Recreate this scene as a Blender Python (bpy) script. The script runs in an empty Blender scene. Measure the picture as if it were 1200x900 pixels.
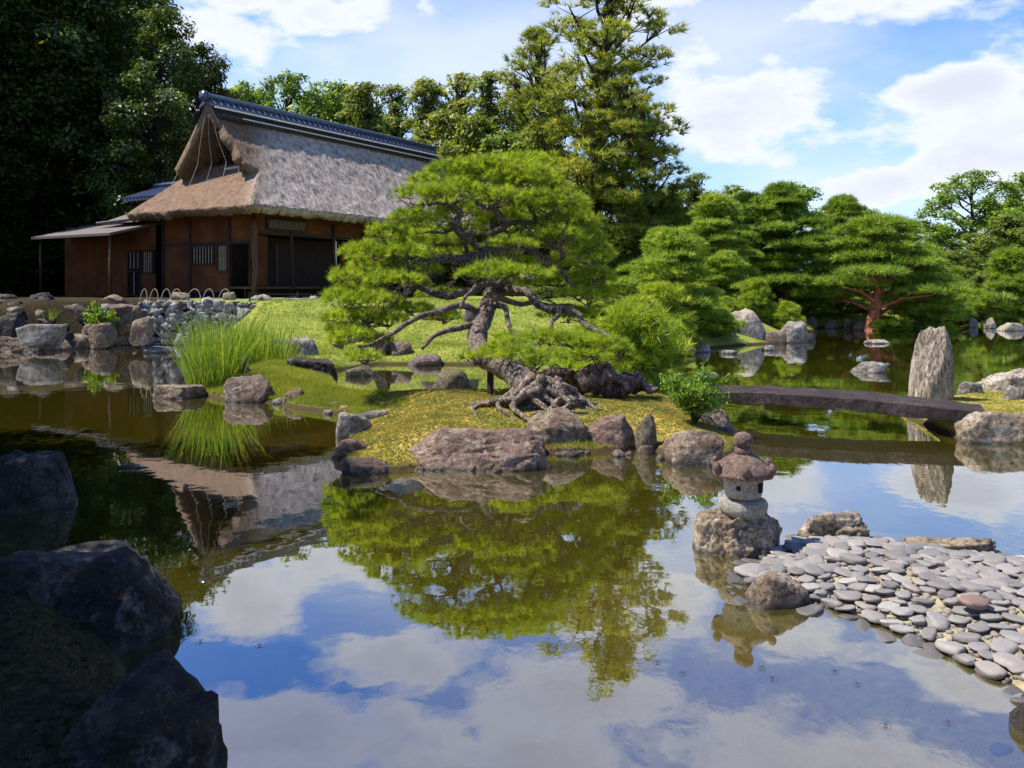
import bpy, bmesh, math, random
import numpy as np
from mathutils import Vector, noise as mnoise, Matrix
R = math.radians
C = bpy.context.scene.collection
scene = bpy.context.scene
# ---------------------------------------------------------------- camera
CH, HZ, FP = 1.9, 338.0, 1000.0      # eye height above the water, horizon row, focal length in photo pixels
cam = bpy.data.cameras.new('camera'); camo = bpy.data.objects.new('camera', cam); C.objects.link(camo)
camo.location = (0, 0, CH); camo.rotation_euler = (R(90), 0, 0)
cam.sensor_width = 36; cam.lens = 30.0; cam.shift_y = -(450-HZ)/1200.0
cam.clip_start = 0.05; cam.clip_end = 5000
scene.camera = camo
# ---------------------------------------------------------------- light
SUN_AZ = Vector((-0.96, 0.12)).normalized(); SUN_EL = R(59)
SD = Vector((SUN_AZ.x*math.cos(SUN_EL), SUN_AZ.y*math.cos(SUN_EL), math.sin(SUN_EL)))
sl = bpy.data.lights.new('sun', 'SUN'); sl.energy = 5.0; sl.angle = R(0.5); sl.color = (1.0, 0.94, 0.85)
so = bpy.data.objects.new('sun', sl); C.objects.link(so)
so.rotation_euler = SD.to_track_quat('Z', 'Y').to_euler()
scene.view_settings.view_transform = 'Standard'; scene.view_settings.look = 'None'
scene.view_settings.exposure = 0.85; scene.view_settings.gamma = 1.0
w = bpy.data.worlds.new('World'); scene.world = w; w.use_nodes = True
nt = w.node_tree; N = nt.nodes; L = nt.links
for n in list(N): N.remove(n)
def nn(tree, typ, **kw):
    n = tree.nodes.new(typ)
    for k, v in kw.items():
        if k.startswith('in_'):
            n.inputs[int(k[3:])].default_value = v
        else: setattr(n, k, v)
    return n
out = nn(nt, 'ShaderNodeOutputWorld'); bg = nn(nt, 'ShaderNodeBackground')
sky = nn(nt, 'ShaderNodeTexSky', sky_type='NISHITA', sun_disc=False)
sky.sun_elevation = SUN_EL; sky.sun_rotation = math.atan2(SUN_AZ.x, SUN_AZ.y)
sky.air_density = 1.0; sky.dust_density = 0.6; sky.ozone_density = 1.6
tc = nn(nt, 'ShaderNodeTexCoord')
def vm(op, a, b=None, tree=nt):
    n = nn(tree, 'ShaderNodeVectorMath', operation=op)
    for i, v in enumerate((a, b)):
        if v is None: continue
        if isinstance(v, (tuple, list)): n.inputs[i].default_value = v
        else: tree.links.new(v, n.inputs[i])
    return n.outputs[1] if op in ('LENGTH', 'DOT_PRODUCT', 'DISTANCE') else n.outputs[0]
def mt(op, a, b=None, tree=nt, clamp=False, c=None):
    n = nn(tree, 'ShaderNodeMath', operation=op, use_clamp=clamp)
    for i, v in enumerate((a, b, c)):
        if v is None: continue
        if isinstance(v, (int, float)): n.inputs[i].default_value = v
        else: tree.links.new(v, n.inputs[i])
    return n.outputs[0]
def mr(v, a, b, c=0.0, d=1.0, tree=nt, smooth=True):
    n = nn(tree, 'ShaderNodeMapRange'); n.interpolation_type = 'SMOOTHSTEP' if smooth else 'LINEAR'
    tree.links.new(v, n.inputs[0])
    for i, x in enumerate((a, b, c, d)): n.inputs[i+1].default_value = x
    return n.outputs[0]
dirv = vm('NORMALIZE', tc.outputs['Generated'])
# clouds: banks of cloud at directions of the sky, broken up by noise
def sdir(px, up): return Vector(((px-600)/1000.0, 1.0, up)).normalized()
banks = [  # px column, tangent of elevation, width, height, strength
 (400, .33, .13, .045, .75), (280, .28, .10, .05, .6), (890, .20, .14, .085, .85), (800, .27, .10, .06, .6), (700, .32, .15, .05, .7), (1000, .325, .22, .03, .5),
 (1110, .235, .07, .03, 1.0), (1165, .15, .15, .07, 1.0), (1040, .12, .11, .045, .8), (640, .26, .05, .04, .5), (470, .25, .06, .035, .5), (930, .17, .10, .05, .5),
 (290, .37, .10, .05, 1.0), (470, .44, .12, .05, 1.0), (380, .52, .22, .06, 1.0), (760, .37, .15, .07, .85), (640, .47, .20, .05, .8),
 (1150, .43, .12, .06, .9), (930, .40, .10, .045, .8), (1000, .58, .32, .07, .9), (620, .57, .2, .06, 0.9), (300, .62, .3, .05, .9)]
acc = None
for px, up, sx, sz, st in banks:
    c = sdir(px, up)
    d = vm('MULTIPLY', vm('SUBTRACT', dirv, tuple(c)), (1/sx, 0.5/sx, 1/sz))
    v = mr(vm('LENGTH', d), 1.3, 0.0, 0.0, st)
    acc = v if acc is None else mt('MAXIMUM', acc, v)
nz = nn(nt, 'ShaderNodeTexNoise'); nz.inputs['Scale'].default_value = 7.5; nz.inputs['Detail'].default_value = 9; nz.inputs['Roughness'].default_value = .58
L.new(vm('MULTIPLY', dirv, (1, 1, 2.1)), nz.inputs['Vector'])
nz2 = nn(nt, 'ShaderNodeTexNoise'); nz2.inputs['Scale'].default_value = 2.3; nz2.inputs['Detail'].default_value = 5
L.new(vm('MULTIPLY', dirv, (1, 1, 2.6)), nz2.inputs['Vector'])
dens = mt('ADD', mt('MULTIPLY', acc, .80), mt('MULTIPLY', mt('SUBTRACT', nz.outputs[0], .5), 1.9))
mask = mr(dens, .18, .52)
wisp = mr(nz2.outputs[0], .38, .66, .04, .7)
sepd = nn(nt, 'ShaderNodeSeparateXYZ'); L.new(dirv, sepd.inputs[0])
low = mr(sepd.outputs[2], .27, .40, 1, .25)
mask = mt('MAXIMUM', mask, mt('MULTIPLY', wisp, low))
shade = mr(dens, .35, 1.0)
cc = nn(nt, 'ShaderNodeMix', data_type='RGBA')
L.new(shade, cc.inputs[0]); cc.inputs[6].default_value = (.80, .84, .94, 1); cc.inputs[7].default_value = (.66, .69, .80, 1)
skym = nn(nt, 'ShaderNodeMix', data_type='RGBA', blend_type='MULTIPLY'); skym.inputs[0].default_value = 1
L.new(sky.outputs[0], skym.inputs[6]); sepz = nn(nt, 'ShaderNodeSeparateXYZ'); L.new(dirv, sepz.inputs[0])
skt = nn(nt, 'ShaderNodeMix', data_type='RGBA'); L.new(mr(sepz.outputs[2], .22, .42), skt.inputs[0]); skt.inputs[6].default_value = (.66, .86, 1.15, 1); skt.inputs[7].default_value = (.26, .56, 1.05, 1); L.new(skt.outputs[2], skym.inputs[7])
cl = nn(nt, 'ShaderNodeMix', data_type='RGBA', blend_type='MULTIPLY'); cl.inputs[0].default_value = 1
L.new(cc.outputs[2], cl.inputs[6]); cmb = nn(nt, 'ShaderNodeCombineXYZ')
for i, hi_ in enumerate((4.0, 4.2, 5.2)): L.new(mr(sepd.outputs[2], .30, .44, 5.8, hi_), cmb.inputs[i])
L.new(cmb.outputs[0], cl.inputs[7])
fin = nn(nt, 'ShaderNodeMix', data_type='RGBA'); L.new(mask, fin.inputs[0]); L.new(skym.outputs[2], fin.inputs[6]); L.new(cl.outputs[2], fin.inputs[7])
L.new(fin.outputs[2], bg.inputs[0]); bg.inputs[1].default_value = 0.115
L.new(bg.outputs[0], out.inputs[0])
scene.render.engine = 'CYCLES'
scene.cycles.max_bounces = 8; scene.cycles.transparent_max_bounces = 12

# ---------------------------------------------------------------- helpers
def P(px, py, z=0.0):
    Y = (CH-z)*FP/(py-HZ); return Vector(((px-600)*Y/FP, Y, z))
def PD(px, py, Y): return Vector(((px-600)*Y/FP, Y, CH-(py-HZ)*Y/FP))
def tag(o, label=None, cat=None, group=None, kind=None):
    if label: o['label'] = label
    if cat: o['category'] = cat
    if group: o['group'] = group
    if kind: o['kind'] = kind
    return o
def empty(name, loc, rz=0, **k):
    o = bpy.data.objects.new(name, None); o.empty_display_size = .2; C.objects.link(o); o.location = loc; o.rotation_euler = (0, 0, rz)
    return tag(o, **k)
def link(name, me, mats, parent=None, loc=None, smooth=False, **k):
    if not isinstance(mats, (list, tuple)): mats = [mats]
    if not me.materials:
        for m in mats: me.materials.append(m)
    o = bpy.data.objects.new(name, me); C.objects.link(o)
    if parent: o.parent = parent
    if loc is not None: o.location = loc
    if smooth: me.polygons.foreach_set('use_smooth', [True]*len(me.polygons))
    return tag(o, **k)
def np_mesh(name, V, F, attr=None, mi=None):
    V = np.asarray(V, dtype=np.float32); F = np.asarray(F, dtype=np.int32)
    me = bpy.data.meshes.new(name); n, k = F.shape
    me.vertices.add(len(V)); me.vertices.foreach_set('co', V.ravel())
    me.loops.add(n*k); me.loops.foreach_set('vertex_index', F.ravel())
    me.polygons.add(n); me.polygons.foreach_set('loop_start', np.arange(0, n*k, k, dtype=np.int32))
    if attr is not None:
        a = me.attributes.new('tone', 'FLOAT', 'POINT'); a.data.foreach_set('value', np.asarray(attr, dtype=np.float32))
    if mi is not None: me.polygons.foreach_set('material_index', np.asarray(mi, dtype=np.int32))
    me.update(calc_edges=True); return me
def copy_tree(o, parent=None):
    c = o.copy(); C.objects.link(c)
    if parent: c.parent = parent
    for ch in list(o.children): copy_tree(ch, c)
    return c
class MB:
    def __init__(s): s.V = []; s.F = []
    def add(s, v, f):
        b = len(s.V); s.V += [tuple(x) for x in v]; s.F += [tuple(i+b for i in q) for q in f]
    def box(s, lo, hi, M=None):
        x0, y0, z0 = lo; x1, y1, z1 = hi
        v = [Vector(p) for p in ((x0,y0,z0),(x1,y0,z0),(x1,y1,z0),(x0,y1,z0),(x0,y0,z1),(x1,y0,z1),(x1,y1,z1),(x0,y1,z1))]
        if M: v = [M @ p for p in v]
        s.add(v, [(0,3,2,1),(4,5,6,7),(0,1,5,4),(1,2,6,5),(2,3,7,6),(3,0,4,7)]); return s
    def tube(s, pts, rad, seg=8, cap=True, jit=0, rng=None):
        pts = [Vector(p) for p in pts]; n = len(pts)
        if not isinstance(rad, (list, tuple)): rad = [rad]*n
        v = []; up = Vector((0.13, .21, 1))
        for i, p in enumerate(pts):
            t = (pts[min(i+1, n-1)]-pts[max(i-1, 0)]).normalized()
            a = t.cross(up)
            if a.length < 1e-3: a = t.cross(Vector((1, 0, 0)))
            a.normalize(); b = t.cross(a); up = a.cross(t)
            for k in range(seg):
                an = 2*math.pi*k/seg
                r = rad[i]*(1+(rng.uniform(-jit, jit) if jit else 0))
                v.append(p+(a*math.cos(an)+b*math.sin(an))*r)
        f = [(i*seg+k, i*seg+(k+1) % seg, (i+1)*seg+(k+1) % seg, (i+1)*seg+k) for i in range(n-1) for k in range(seg)]
        if cap: f += [tuple(range(seg))[::-1], tuple((n-1)*seg+k for k in range(seg))]
        s.add(v, f); return s
    def lathe(s, prof, seg=32, c=(0, 0, 0), fn=None):
        v = []
        for r, z in prof:
            for k in range(seg):
                a = 2*math.pi*k/seg; rr = r*(fn(a, r, z) if fn else 1)
                v.append((c[0]+rr*math.cos(a), c[1]+rr*math.sin(a), c[2]+z))
        n = len(prof)
        f = [(i*seg+k, i*seg+(k+1) % seg, (i+1)*seg+(k+1) % seg, (i+1)*seg+k) for i in range(n-1) for k in range(seg)]
        f += [tuple(range(seg))[::-1], tuple((n-1)*seg+k for k in range(seg))]
        s.add(v, f); return s
    def build(s, name, mats, parent=None, loc=None, smooth=False, bevel=0, **k):
        me = bpy.data.meshes.new(name); me.from_pydata(s.V, [], s.F); me.update()
        o = link(name, me, mats, parent, loc, smooth, **k)
        if bevel:
            m = o.modifiers.new('bevel', 'BEVEL'); m.width = bevel; m.segments = 2; m.limit_method = 'ANGLE'
        return o
def catmull(pts, rad, sub=5):
    P_ = [Vector(p) for p in pts]; n = len(P_); o = []; r = []
    for i in range(n-1):
        p0, p1, p2, p3 = P_[max(i-1, 0)], P_[i], P_[i+1], P_[min(i+2, n-1)]
        for j in range(sub):
            t = j/sub
            o.append(0.5*((2*p1)+(p2-p0)*t+(2*p0-5*p1+4*p2-p3)*t*t+(3*p1-p0-3*p2+p3)*t**3)); r.append(rad[i]*(1-t)+rad[i+1]*t)
    o.append(P_[-1]); r.append(rad[-1]); return o, r

# ---------------------------------------------------------------- materials
def mat(name):
    m = bpy.data.materials.new(name); m.use_nodes = True; t = m.node_tree
    return m, t, t.nodes['Principled BSDF'], t.nodes['Material Output']
def tnoise(t, vec, scale, detail=5, rough=.55, dist=0):
    n = nn(t, 'ShaderNodeTexNoise'); n.inputs['Scale'].default_value = scale; n.inputs['Detail'].default_value = detail
    n.inputs['Roughness'].default_value = rough; n.inputs['Distortion'].default_value = dist
    t.links.new(vec, n.inputs['Vector']); return n.outputs[0]
def ramp(t, v, stops):
    n = nn(t, 'ShaderNodeValToRGB'); e = n.color_ramp.elements
    while len(e) < len(stops): e.new(0.5)
    for i, (p, c) in enumerate(stops): e[i].position = p; e[i].color = (*c, 1)
    t.links.new(v, n.inputs[0]); return n.outputs[0]
def mixc(t, f, a, b, bt='MIX'):
    n = nn(t, 'ShaderNodeMix', data_type='RGBA', blend_type=bt)
    for i, v in ((0, f), (6, a), (7, b)):
        if isinstance(v, (int, float)): n.inputs[i].default_value = v
        elif isinstance(v, tuple): n.inputs[i].default_value = (*v, 1) if len(v) == 3 else v
        else: t.links.new(v, n.inputs[i])
    return n.outputs[2]
def bump(t, h, b, strength=.5, dist=.05, prev=None):
    n = nn(t, 'ShaderNodeBump'); n.inputs['Strength'].default_value = strength; n.inputs['Distance'].default_value = dist
    t.links.new(h, n.inputs['Height'])
    if prev is not None: t.links.new(prev, n.inputs['Normal'])
    if b is not None: t.links.new(n.outputs[0], b.inputs['Normal'])
    return n.outputs[0]
def objco(t): return nn(t, 'ShaderNodeTexCoord').outputs['Object']
def worldpos(t): return nn(t, 'ShaderNodeNewGeometry').outputs['Position']
def rock_mat(name, dark, mid, light, lichen=.5, scale=3.0, moss=0.0, rough=.85, wet=True, st=None):
    m, t, b, o = mat(name); v = worldpos(t); v0 = v
    if st: v = vm('MULTIPLY', v, st, t)
    n1 = tnoise(t, v, scale, 8, .65, .4); n2 = tnoise(t, v, scale*6, 8, .75); n4 = tnoise(t, v, scale*22, 4, .7); n3 = tnoise(t, v, scale*1.7, 4, .6, 1.2)
    c = ramp(t, n1, [(.3, dark), (.5, mid), (.7, tuple(.5*(a+b_) for a, b_ in zip(mid, light)))])
    c = mixc(t, mr(n3, .60-.1*lichen, .72, 0, .8, t), c, light)
    c = mixc(t, mr(n2, .38, .54, .8, 0.0, t), c, tuple(x*.4 for x in dark)); c = mixc(t, mr(n4, .35, .5, .6, 0, t), c, tuple(x*.6 for x in dark)); c = mixc(t, mr(n4, .58, .72, 0, .35, t), c, light)
    geo = nn(t, 'ShaderNodeNewGeometry'); sx = nn(t, 'ShaderNodeSeparateXYZ'); t.links.new(geo.outputs['Normal'], sx.inputs[0])
    if moss:
        f = mt('MULTIPLY', mr(sx.outputs[2], .5, .95, 0, moss, t), mr(n3, .4, .6, 0, 1, t), t)
        c = mixc(t, f, c, (.09, .085, .018))
    if wet:   # damp band where the stone meets the pond
        sz = nn(t, 'ShaderNodeSeparateXYZ'); t.links.new(v0, sz.inputs[0])
        wv = mt('ADD', sz.outputs[2], mt('MULTIPLY', n2, .05, t), t)
        f = mr(wv, .035, .09, 1, 0, t)
        c = mixc(t, mt('MULTIPLY', f, .7, t), c, (.025, .02, .015)); t.links.new(mt('SUBTRACT', rough, mt('MULTIPLY', f, .5, t), t), b.inputs['Roughness'])
    else: b.inputs['Roughness'].default_value = rough
    t.links.new(c, b.inputs['Base Color']); b.inputs['Specular IOR Level'].default_value = .35
    p = bump(t, n1, None, .8, .12); vor = nn(t, 'ShaderNodeTexVoronoi', feature='DISTANCE_TO_EDGE'); vor.inputs['Scale'].default_value = scale*1.1
    dv = vm('ADD', v, vm('SCALE', nn(t, 'ShaderNodeTexNoise').outputs[1], None, t), t)
    t.links.new(v, vor.inputs['Vector'])
    bump(t, n4, b, .4, .01, bump(t, n2, None, .7, .035, p)); return m
RM = dict(
 red=rock_mat('reddish_stone', (.06, .036, .024), (.21, .13, .09), (.50, .40, .31), .5),
 brown=rock_mat('brown_stone', (.06, .04, .026), (.20, .135, .085), (.50, .43, .34), .6),
 grey=rock_mat('grey_stone', (.06, .05, .042), (.23, .20, .165), (.56, .52, .46), .8),
 tan=rock_mat('tan_stone', (.12, .08, .05), (.33, .25, .16), (.55, .5, .42), .5),
 pale=rock_mat('pale_streaked_stone', (.09, .065, .045), (.40, .335, .25), (.66, .58, .47), .8, 3.5),
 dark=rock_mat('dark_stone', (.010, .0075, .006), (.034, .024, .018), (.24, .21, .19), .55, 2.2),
 purple=rock_mat('purple_brown_stone', (.045, .028, .022), (.16, .105, .08), (.46, .39, .34), .5),
 mossy=rock_mat('mossy_stone', (.05, .04, .025), (.14, .11, .07), (.3, .28, .2), .4, 3, .9))
def simple(name, col, rough=.8, var=.25, scale=8, bmp=.3, spec=.3, stretch=None, col2=None):
    m, t, b, o = mat(name); v = objco(t)
    if stretch: v = vm('MULTIPLY', v, stretch, t)
    n = tnoise(t, v, scale, 6, .6)
    a = tuple(x*(1-var) for x in col); c2 = col2 or tuple(min(1, x*(1+var)) for x in col)
    t.links.new(ramp(t, n, [(.3, a), (.7, c2)]), b.inputs['Base Color'])
    b.inputs['Roughness'].default_value = rough; b.inputs['Specular IOR Level'].default_value = spec
    if bmp: bump(t, n, b, bmp, .02)
    return m
M_bark = None
def bark_mat(name, c1, c2, scale=14):
    m, t, b, o = mat(name); v = objco(t)
    vo = nn(t, 'ShaderNodeTexVoronoi', feature='DISTANCE_TO_EDGE'); vo.inputs['Scale'].default_value = scale
    n = tnoise(t, v, scale*.8, 6, .65); vv = vm('MULTIPLY', v, (1, 1, .55), t)
    nc = nn(t, 'ShaderNodeTexNoise'); nc.inputs['Scale'].default_value = scale*.7; t.links.new(v, nc.inputs['Vector'])
    t.links.new(vm('ADD', vv, vm('MULTIPLY', nc.outputs[1], (.16, .16, .16), t), t), vo.inputs['Vector'])
    f = mt('ADD', mr(vo.outputs[0], 0, .3, 0, .22, t), mt('MULTIPLY', n, .85, t), t)
    t.links.new(ramp(t, f, [(.38, c1), (.8, c2)]), b.inputs['Base Color']); b.inputs['Roughness'].default_value = .9
    b.inputs['Specular IOR Level'].default_value = .2
    bump(t, f, b, 1.0, .03); return m
M_bark = bark_mat('pine_bark', (.035, .025, .02), (.36, .28, .23), 22)
M_redbark = bark_mat('red_pine_bark', (.18, .06, .03), (.50, .2, .12), 8)
M_darkbark = bark_mat('dark_bark', (.02, .015, .012), (.09, .07, .05), 8)
M_root = bark_mat('weathered_root_bark', (.06, .042, .03), (.38, .30, .23), 18)
def leaf_mat(name, c1, c2, c3=None, trans=.35, nscale=1.2, tw=.55):
    m, t, b, o = mat(name)
    at = nn(t, 'ShaderNodeAttribute', attribute_name='tone'); oi = nn(t, 'ShaderNodeObjectInfo')
    n = tnoise(t, worldpos(t), nscale, 5, .6)
    f = mt('ADD', mt('MULTIPLY', at.outputs['Fac'], tw, t), mt('MULTIPLY', mt('SUBTRACT', mt('MULTIPLY', n, 1.6, t), .3, t), 1.05-tw if tw < .5 else .5, t), t)
    f = mt('ADD', f, mt('MULTIPLY', mt('SUBTRACT', oi.outputs['Random'], .5, t), .2, t), t)
    st = [(.2, c1), (.75, c2)] + ([(.97, c3)] if c3 else [])
    c = ramp(t, f, st)
    d = nn(t, 'ShaderNodeBsdfDiffuse'); tr = nn(t, 'ShaderNodeBsdfTranslucent'); g = nn(t, 'ShaderNodeBsdfGlossy'); g.inputs['Roughness'].default_value = .45
    mx = nn(t, 'ShaderNodeMixShader'); mx.inputs[0].default_value = trans
    m2 = nn(t, 'ShaderNodeMixShader'); m2.inputs[0].default_value = .006 if 'dark' in name else .03
    t.links.new(c, d.inputs[0]); t.links.new(mixc(t, 1.0, c, (1.5, 1.3, .6), 'MULTIPLY'), tr.inputs[0])
    t.links.new(d.outputs[0], mx.inputs[1]); t.links.new(tr.outputs[0], mx.inputs[2])
    t.links.new(mx.outputs[0], m2.inputs[1]); t.links.new(g.outputs[0], m2.inputs[2]); t.links.new(m2.outputs[0], o.inputs[0])
    t.nodes.remove(b); return m
ML = dict(
 bonsai=leaf_mat('bright_pine_needles', (.11, .19, .012), (.35, .46, .03), (.54, .56, .07), .45, 2.0),
 pine=leaf_mat('pine_needles', (.08, .16, .018), (.26, .38, .04), (.46, .52, .08), .5),
 tall=leaf_mat('olive_pine_needles', (.09, .13, .02), (.28, .34, .05), (.50, .44, .08), .5),
 dark=leaf_mat('dark_evergreen_leaves', (.015, .028, .006), (.055, .085, .015), (.22, .23, .035), .35, .6),  # evergreen leaves darkened in colour to stand for the forest's shade
 conifer=leaf_mat('olive_conifer_sprays', (.07, .11, .02), (.22, .28, .05), (.42, .36, .08), .5),
 broad=leaf_mat('green_broadleaf_leaves', (.06, .13, .018), (.20, .31, .04), (.36, .42, .06), .5),
 yellow=leaf_mat('yellow_green_leaves', (.07, .11, .015), (.2, .26, .035), (.34, .33, .05), .45),
 shrub=leaf_mat('fresh_shrub_leaves', (.08, .16, .015), (.22, .36, .03), (.38, .48, .06), .45, 5),
 reed=leaf_mat('reed_blades', (.06, .13, .012), (.19, .31, .025), (.42, .42, .08), .45, 3),
 grass=leaf_mat('short_grass', (.12, .18, .025), (.28, .32, .04), (.50, .42, .10), .45, 1.2, .25))

# ---------------------------------------------------------------- terrain
def wp(lst): return [(P(a, b).x, P(a, b).y) for a, b in lst]
mainland = ([(-60, 16), (-30, 19), (-22, 23.5)] + wp([(-20, 413), (60, 409), (150, 404), (240, 404), (268, 410), (250, 440), (232, 462), (262, 470), (322, 473), (345, 478), (405, 486), (418, 508),
   (404, 530), (412, 552), (462, 552), (560, 549), (600, 551), (622, 532), (690, 531), (765, 526), (800, 543), (845, 540), (862, 524), (855, 500), (846, 486), (800, 472), (775, 464), (735, 459),
   (680, 466), (610, 468), (520, 471), (450, 470), (402, 458), (384, 437), (440, 427), (560, 428), (640, 424), (735, 424), (755, 416), (800, 413), (860, 405), (925, 402), (945, 392), (960, 384), (1010, 384), (1085, 385), (1100, 380), (1120, 378)])
   + [(25.5, 47.5), (27, 43), (30, 40), (60, 38), (300, 60), (600, 600), (-600, 600), (-600, 16)])
rbank = [(5.62, 10.6), (6.3, 10.35), (7.4, 10.3), (9, 9.6), (16, 8), (16, 15.5), (9.5, 15.2), (8, 14.3), (7.0, 13.5), (5.95, 13.1), (5.75, 12.0)]
beach = wp([(880, 700), (873, 672), (900, 650), (935, 634), (1020, 634), (1100, 645), (1180, 655), (1260, 668)]) + [(5.6, 5.2), (6.0, 3.0), (2.9, 2.9), (2.42, 3.75)] + wp([(1165, 790), (1100, 764), (1040, 735), (985, 715), (940, 708)])
nbank = [(-.75, 0.9), (-.75, 2.2), (-.95, 2.9), (-1.2, 3.4), (-1.75, 3.9), (-2.1, 4.5), (-2.9, 5.0), (-4.2, 5.6), (-4.4, 6.6), (-6, 7.6), (-9, 8), (-14, 9), (-30, 12), (-60, 16), (-600, 16), (-600, -300), (300, -300), (300, -1), (10, .2), (3, .4)]
def sdist(Q, poly):
    p = np.array(poly); q = np.roll(p, -1, axis=0); d = np.full(len(Q), 1e18); ins = np.zeros(len(Q), bool)
    for a, b in zip(p, q):
        e = b-a; wv = Q-a; t = np.clip((wv@e)/(e@e), 0, 1); dd = wv-t[:, None]*e; d = np.minimum(d, (dd**2).sum(1))
        c = ((a[1] > Q[:, 1]) != (b[1] > Q[:, 1])); xx = a[0]+(Q[:, 1]-a[1])*(e[0]/(e[1] if e[1] else 1e-9)); ins ^= c & (Q[:, 0] < xx)
    d = np.sqrt(d); return np.where(ins, d, -d)
def ss(a, b, x): t = np.clip((x-a)/(b-a), 0, 1); return t*t*(3-2*t)
def vnoise(X, Y, s, seed=0):
    rs = np.random.RandomState(seed); o = 0
    for k in range(6):
        a = rs.uniform(0, 6.28); f = s*rs.uniform(.6, 2.2); ph = rs.uniform(0, 6.28)
        o = o+np.sin((X*math.cos(a)+Y*math.sin(a))*f+ph+1.3*np.sin((X*math.sin(a)-Y*math.cos(a))*f*.8+ph*2))
    return o/6
def terrain(Q):
    X, Y = Q[:, 0], Q[:, 1]
    s = np.clip(Y/12, .4, 3)
    jx = vnoise(X/s, Y/s, 5, 1)*.06*s; jy = vnoise(X/s, Y/s, 5, 2)*.06*s; Qj = np.stack([X+jx, Y+jy], 1)
    dm, dr, db, dn = (sdist(Qj, q) for q in (mainland, rbank, beach, nbank))
    capm = .33+.10*vnoise(X, Y, 1.1, 3)+(1.5-.33)*ss(23.5, 28.5, Y)*(1-ss(4, 9, X))+(.75-.33)*ss(25, 34, Y)*ss(4, 9, X)
    capm = np.where((Y < 24) & (X > -5.5), capm+.10*ss(1.2, .0, np.hypot((X-.35)/1.6, (Y-11.6)/1.0)), capm)
    slope = .25+.2*ss(20, 23, Y)+.6*ss(-9, -6, -X)*0+.6*ss(6, 9, -X)
    zm = np.minimum(capm, .05+slope*dm); zr = np.minimum(.26+.05*vnoise(X, Y, 1.5, 4), .06+.8*dr)
    zb = np.minimum(.13+.02*vnoise(X, Y, 3, 5), .0+.22*db); zn = np.minimum(.35+.12*vnoise(X, Y, 1.2, 6), .05+.8*dn)
    um = np.maximum(-1.4, .9*dm); ur = np.maximum(-1.4, .9*dr); ub = np.maximum(-1.4, np.where(db > -.7, .12*db-.02, .5*(db+.7)-.104)); un = np.maximum(-1.4, .9*dn)
    z = np.maximum.reduce([np.where(dm > 0, zm, um), np.where(dr > 0, zr, ur), np.where(db > 0, zb, ub), np.where(dn > 0, zn, un)])
    z = z+.012*vnoise(X, Y, 9, 8)*(z > .02)
    return z, dm, dr, db, dn
def tz(x, y): return float(terrain(np.array([[x, y]], float))[0][0])
ys = np.concatenate([[-300, -100, -30, -10, -3], np.arange(-1, 8, .07), np.arange(8, 16, .09), np.arange(16, 32, .2), np.arange(32, 52, .4), [54, 58, 64, 75, 90, 120, 180, 300, 600, 1500, 4000]])
xs = np.concatenate([[-4000, -1500, -600, -200, -90, -60, -45], np.arange(-32, -8, .4), np.arange(-8, -5, .15), np.arange(-5, 7.5, .08), np.arange(7.5, 14, .2), np.arange(14, 36, .5), [40, 50, 70, 120, 300, 800, 2000, 4000]])
GX, GY = np.meshgrid(xs, ys); Q = np.stack([GX.ravel(), GY.ravel()], 1)
z, dm, dr, db, dn = terrain(Q)
nx, ny = len(xs), len(ys); idx = np.arange(nx*ny).reshape(ny, nx)
F = np.stack([idx[:-1, :-1], idx[:-1, 1:], idx[1:, 1:], idx[1:, :-1]], -1).reshape(-1, 4)
gme = np_mesh('ground', np.stack([Q[:, 0], Q[:, 1], z], 1), F)
X, Y = Q[:, 0], Q[:, 1]
moss = np.maximum(((dm > -.3) & (Y < 20)) * ss(-3.2, -2.4, X)*(Y < 17.5), .75*(dr > -.4))
sand = np.maximum(ss(-2.5, -1.0, db)*(z < .3), 0)
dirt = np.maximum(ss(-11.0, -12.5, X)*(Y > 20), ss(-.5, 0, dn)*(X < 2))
a = gme.color_attributes.new('zone', 'FLOAT_COLOR', 'POINT')
a.data.foreach_set('color', np.stack([moss, sand, dirt, np.ones_like(z)], 1).astype(np.float32).ravel())
m, t, b, o = mat('ground_cover'); v = worldpos(t)
za = nn(t, 'ShaderNodeAttribute', attribute_name='zone'); sp = nn(t, 'ShaderNodeSeparateColor'); t.links.new(za.outputs['Color'], sp.inputs[0])
n1 = tnoise(t, v, 1.4, 6, .6); n2 = tnoise(t, v, 14, 5, .7); n3 = tnoise(t, v, 60, 3, .6); n5 = tnoise(t, v, 4.5, 5, .65)
lawn = ramp(t, mt('ADD', mt('MULTIPLY', n1, .6, t), mt('MULTIPLY', n2, .4, t), t), [(.35, (.10, .14, .025)), (.5, (.20, .24, .04)), (.62, (.32, .31, .06)), (.75, (.40, .31, .09))])
mossc = ramp(t, mt('ADD', mt('ADD', mt('MULTIPLY', n1, .35, t), mt('MULTIPLY', n5, .45, t), t), mt('MULTIPLY', n2, .25, t), t), [(.38, (.09, .13, .018)), (.48, (.22, .20, .035)), (.57, (.38, .28, .06)), (.66, (.44, .30, .10)), (.75, (.32, .23, .12))])
sandc = ramp(t, n2, [(.3, (.20, .165, .09)), (.6, (.38, .33, .21)), (.8, (.5, .45, .33))])
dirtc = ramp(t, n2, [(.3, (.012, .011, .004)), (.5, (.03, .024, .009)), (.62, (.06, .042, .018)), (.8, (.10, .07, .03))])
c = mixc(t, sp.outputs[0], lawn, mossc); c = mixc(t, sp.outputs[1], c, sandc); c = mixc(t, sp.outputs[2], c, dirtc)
sz = nn(t, 'ShaderNodeSeparateXYZ'); t.links.new(v, sz.inputs[0])
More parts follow.
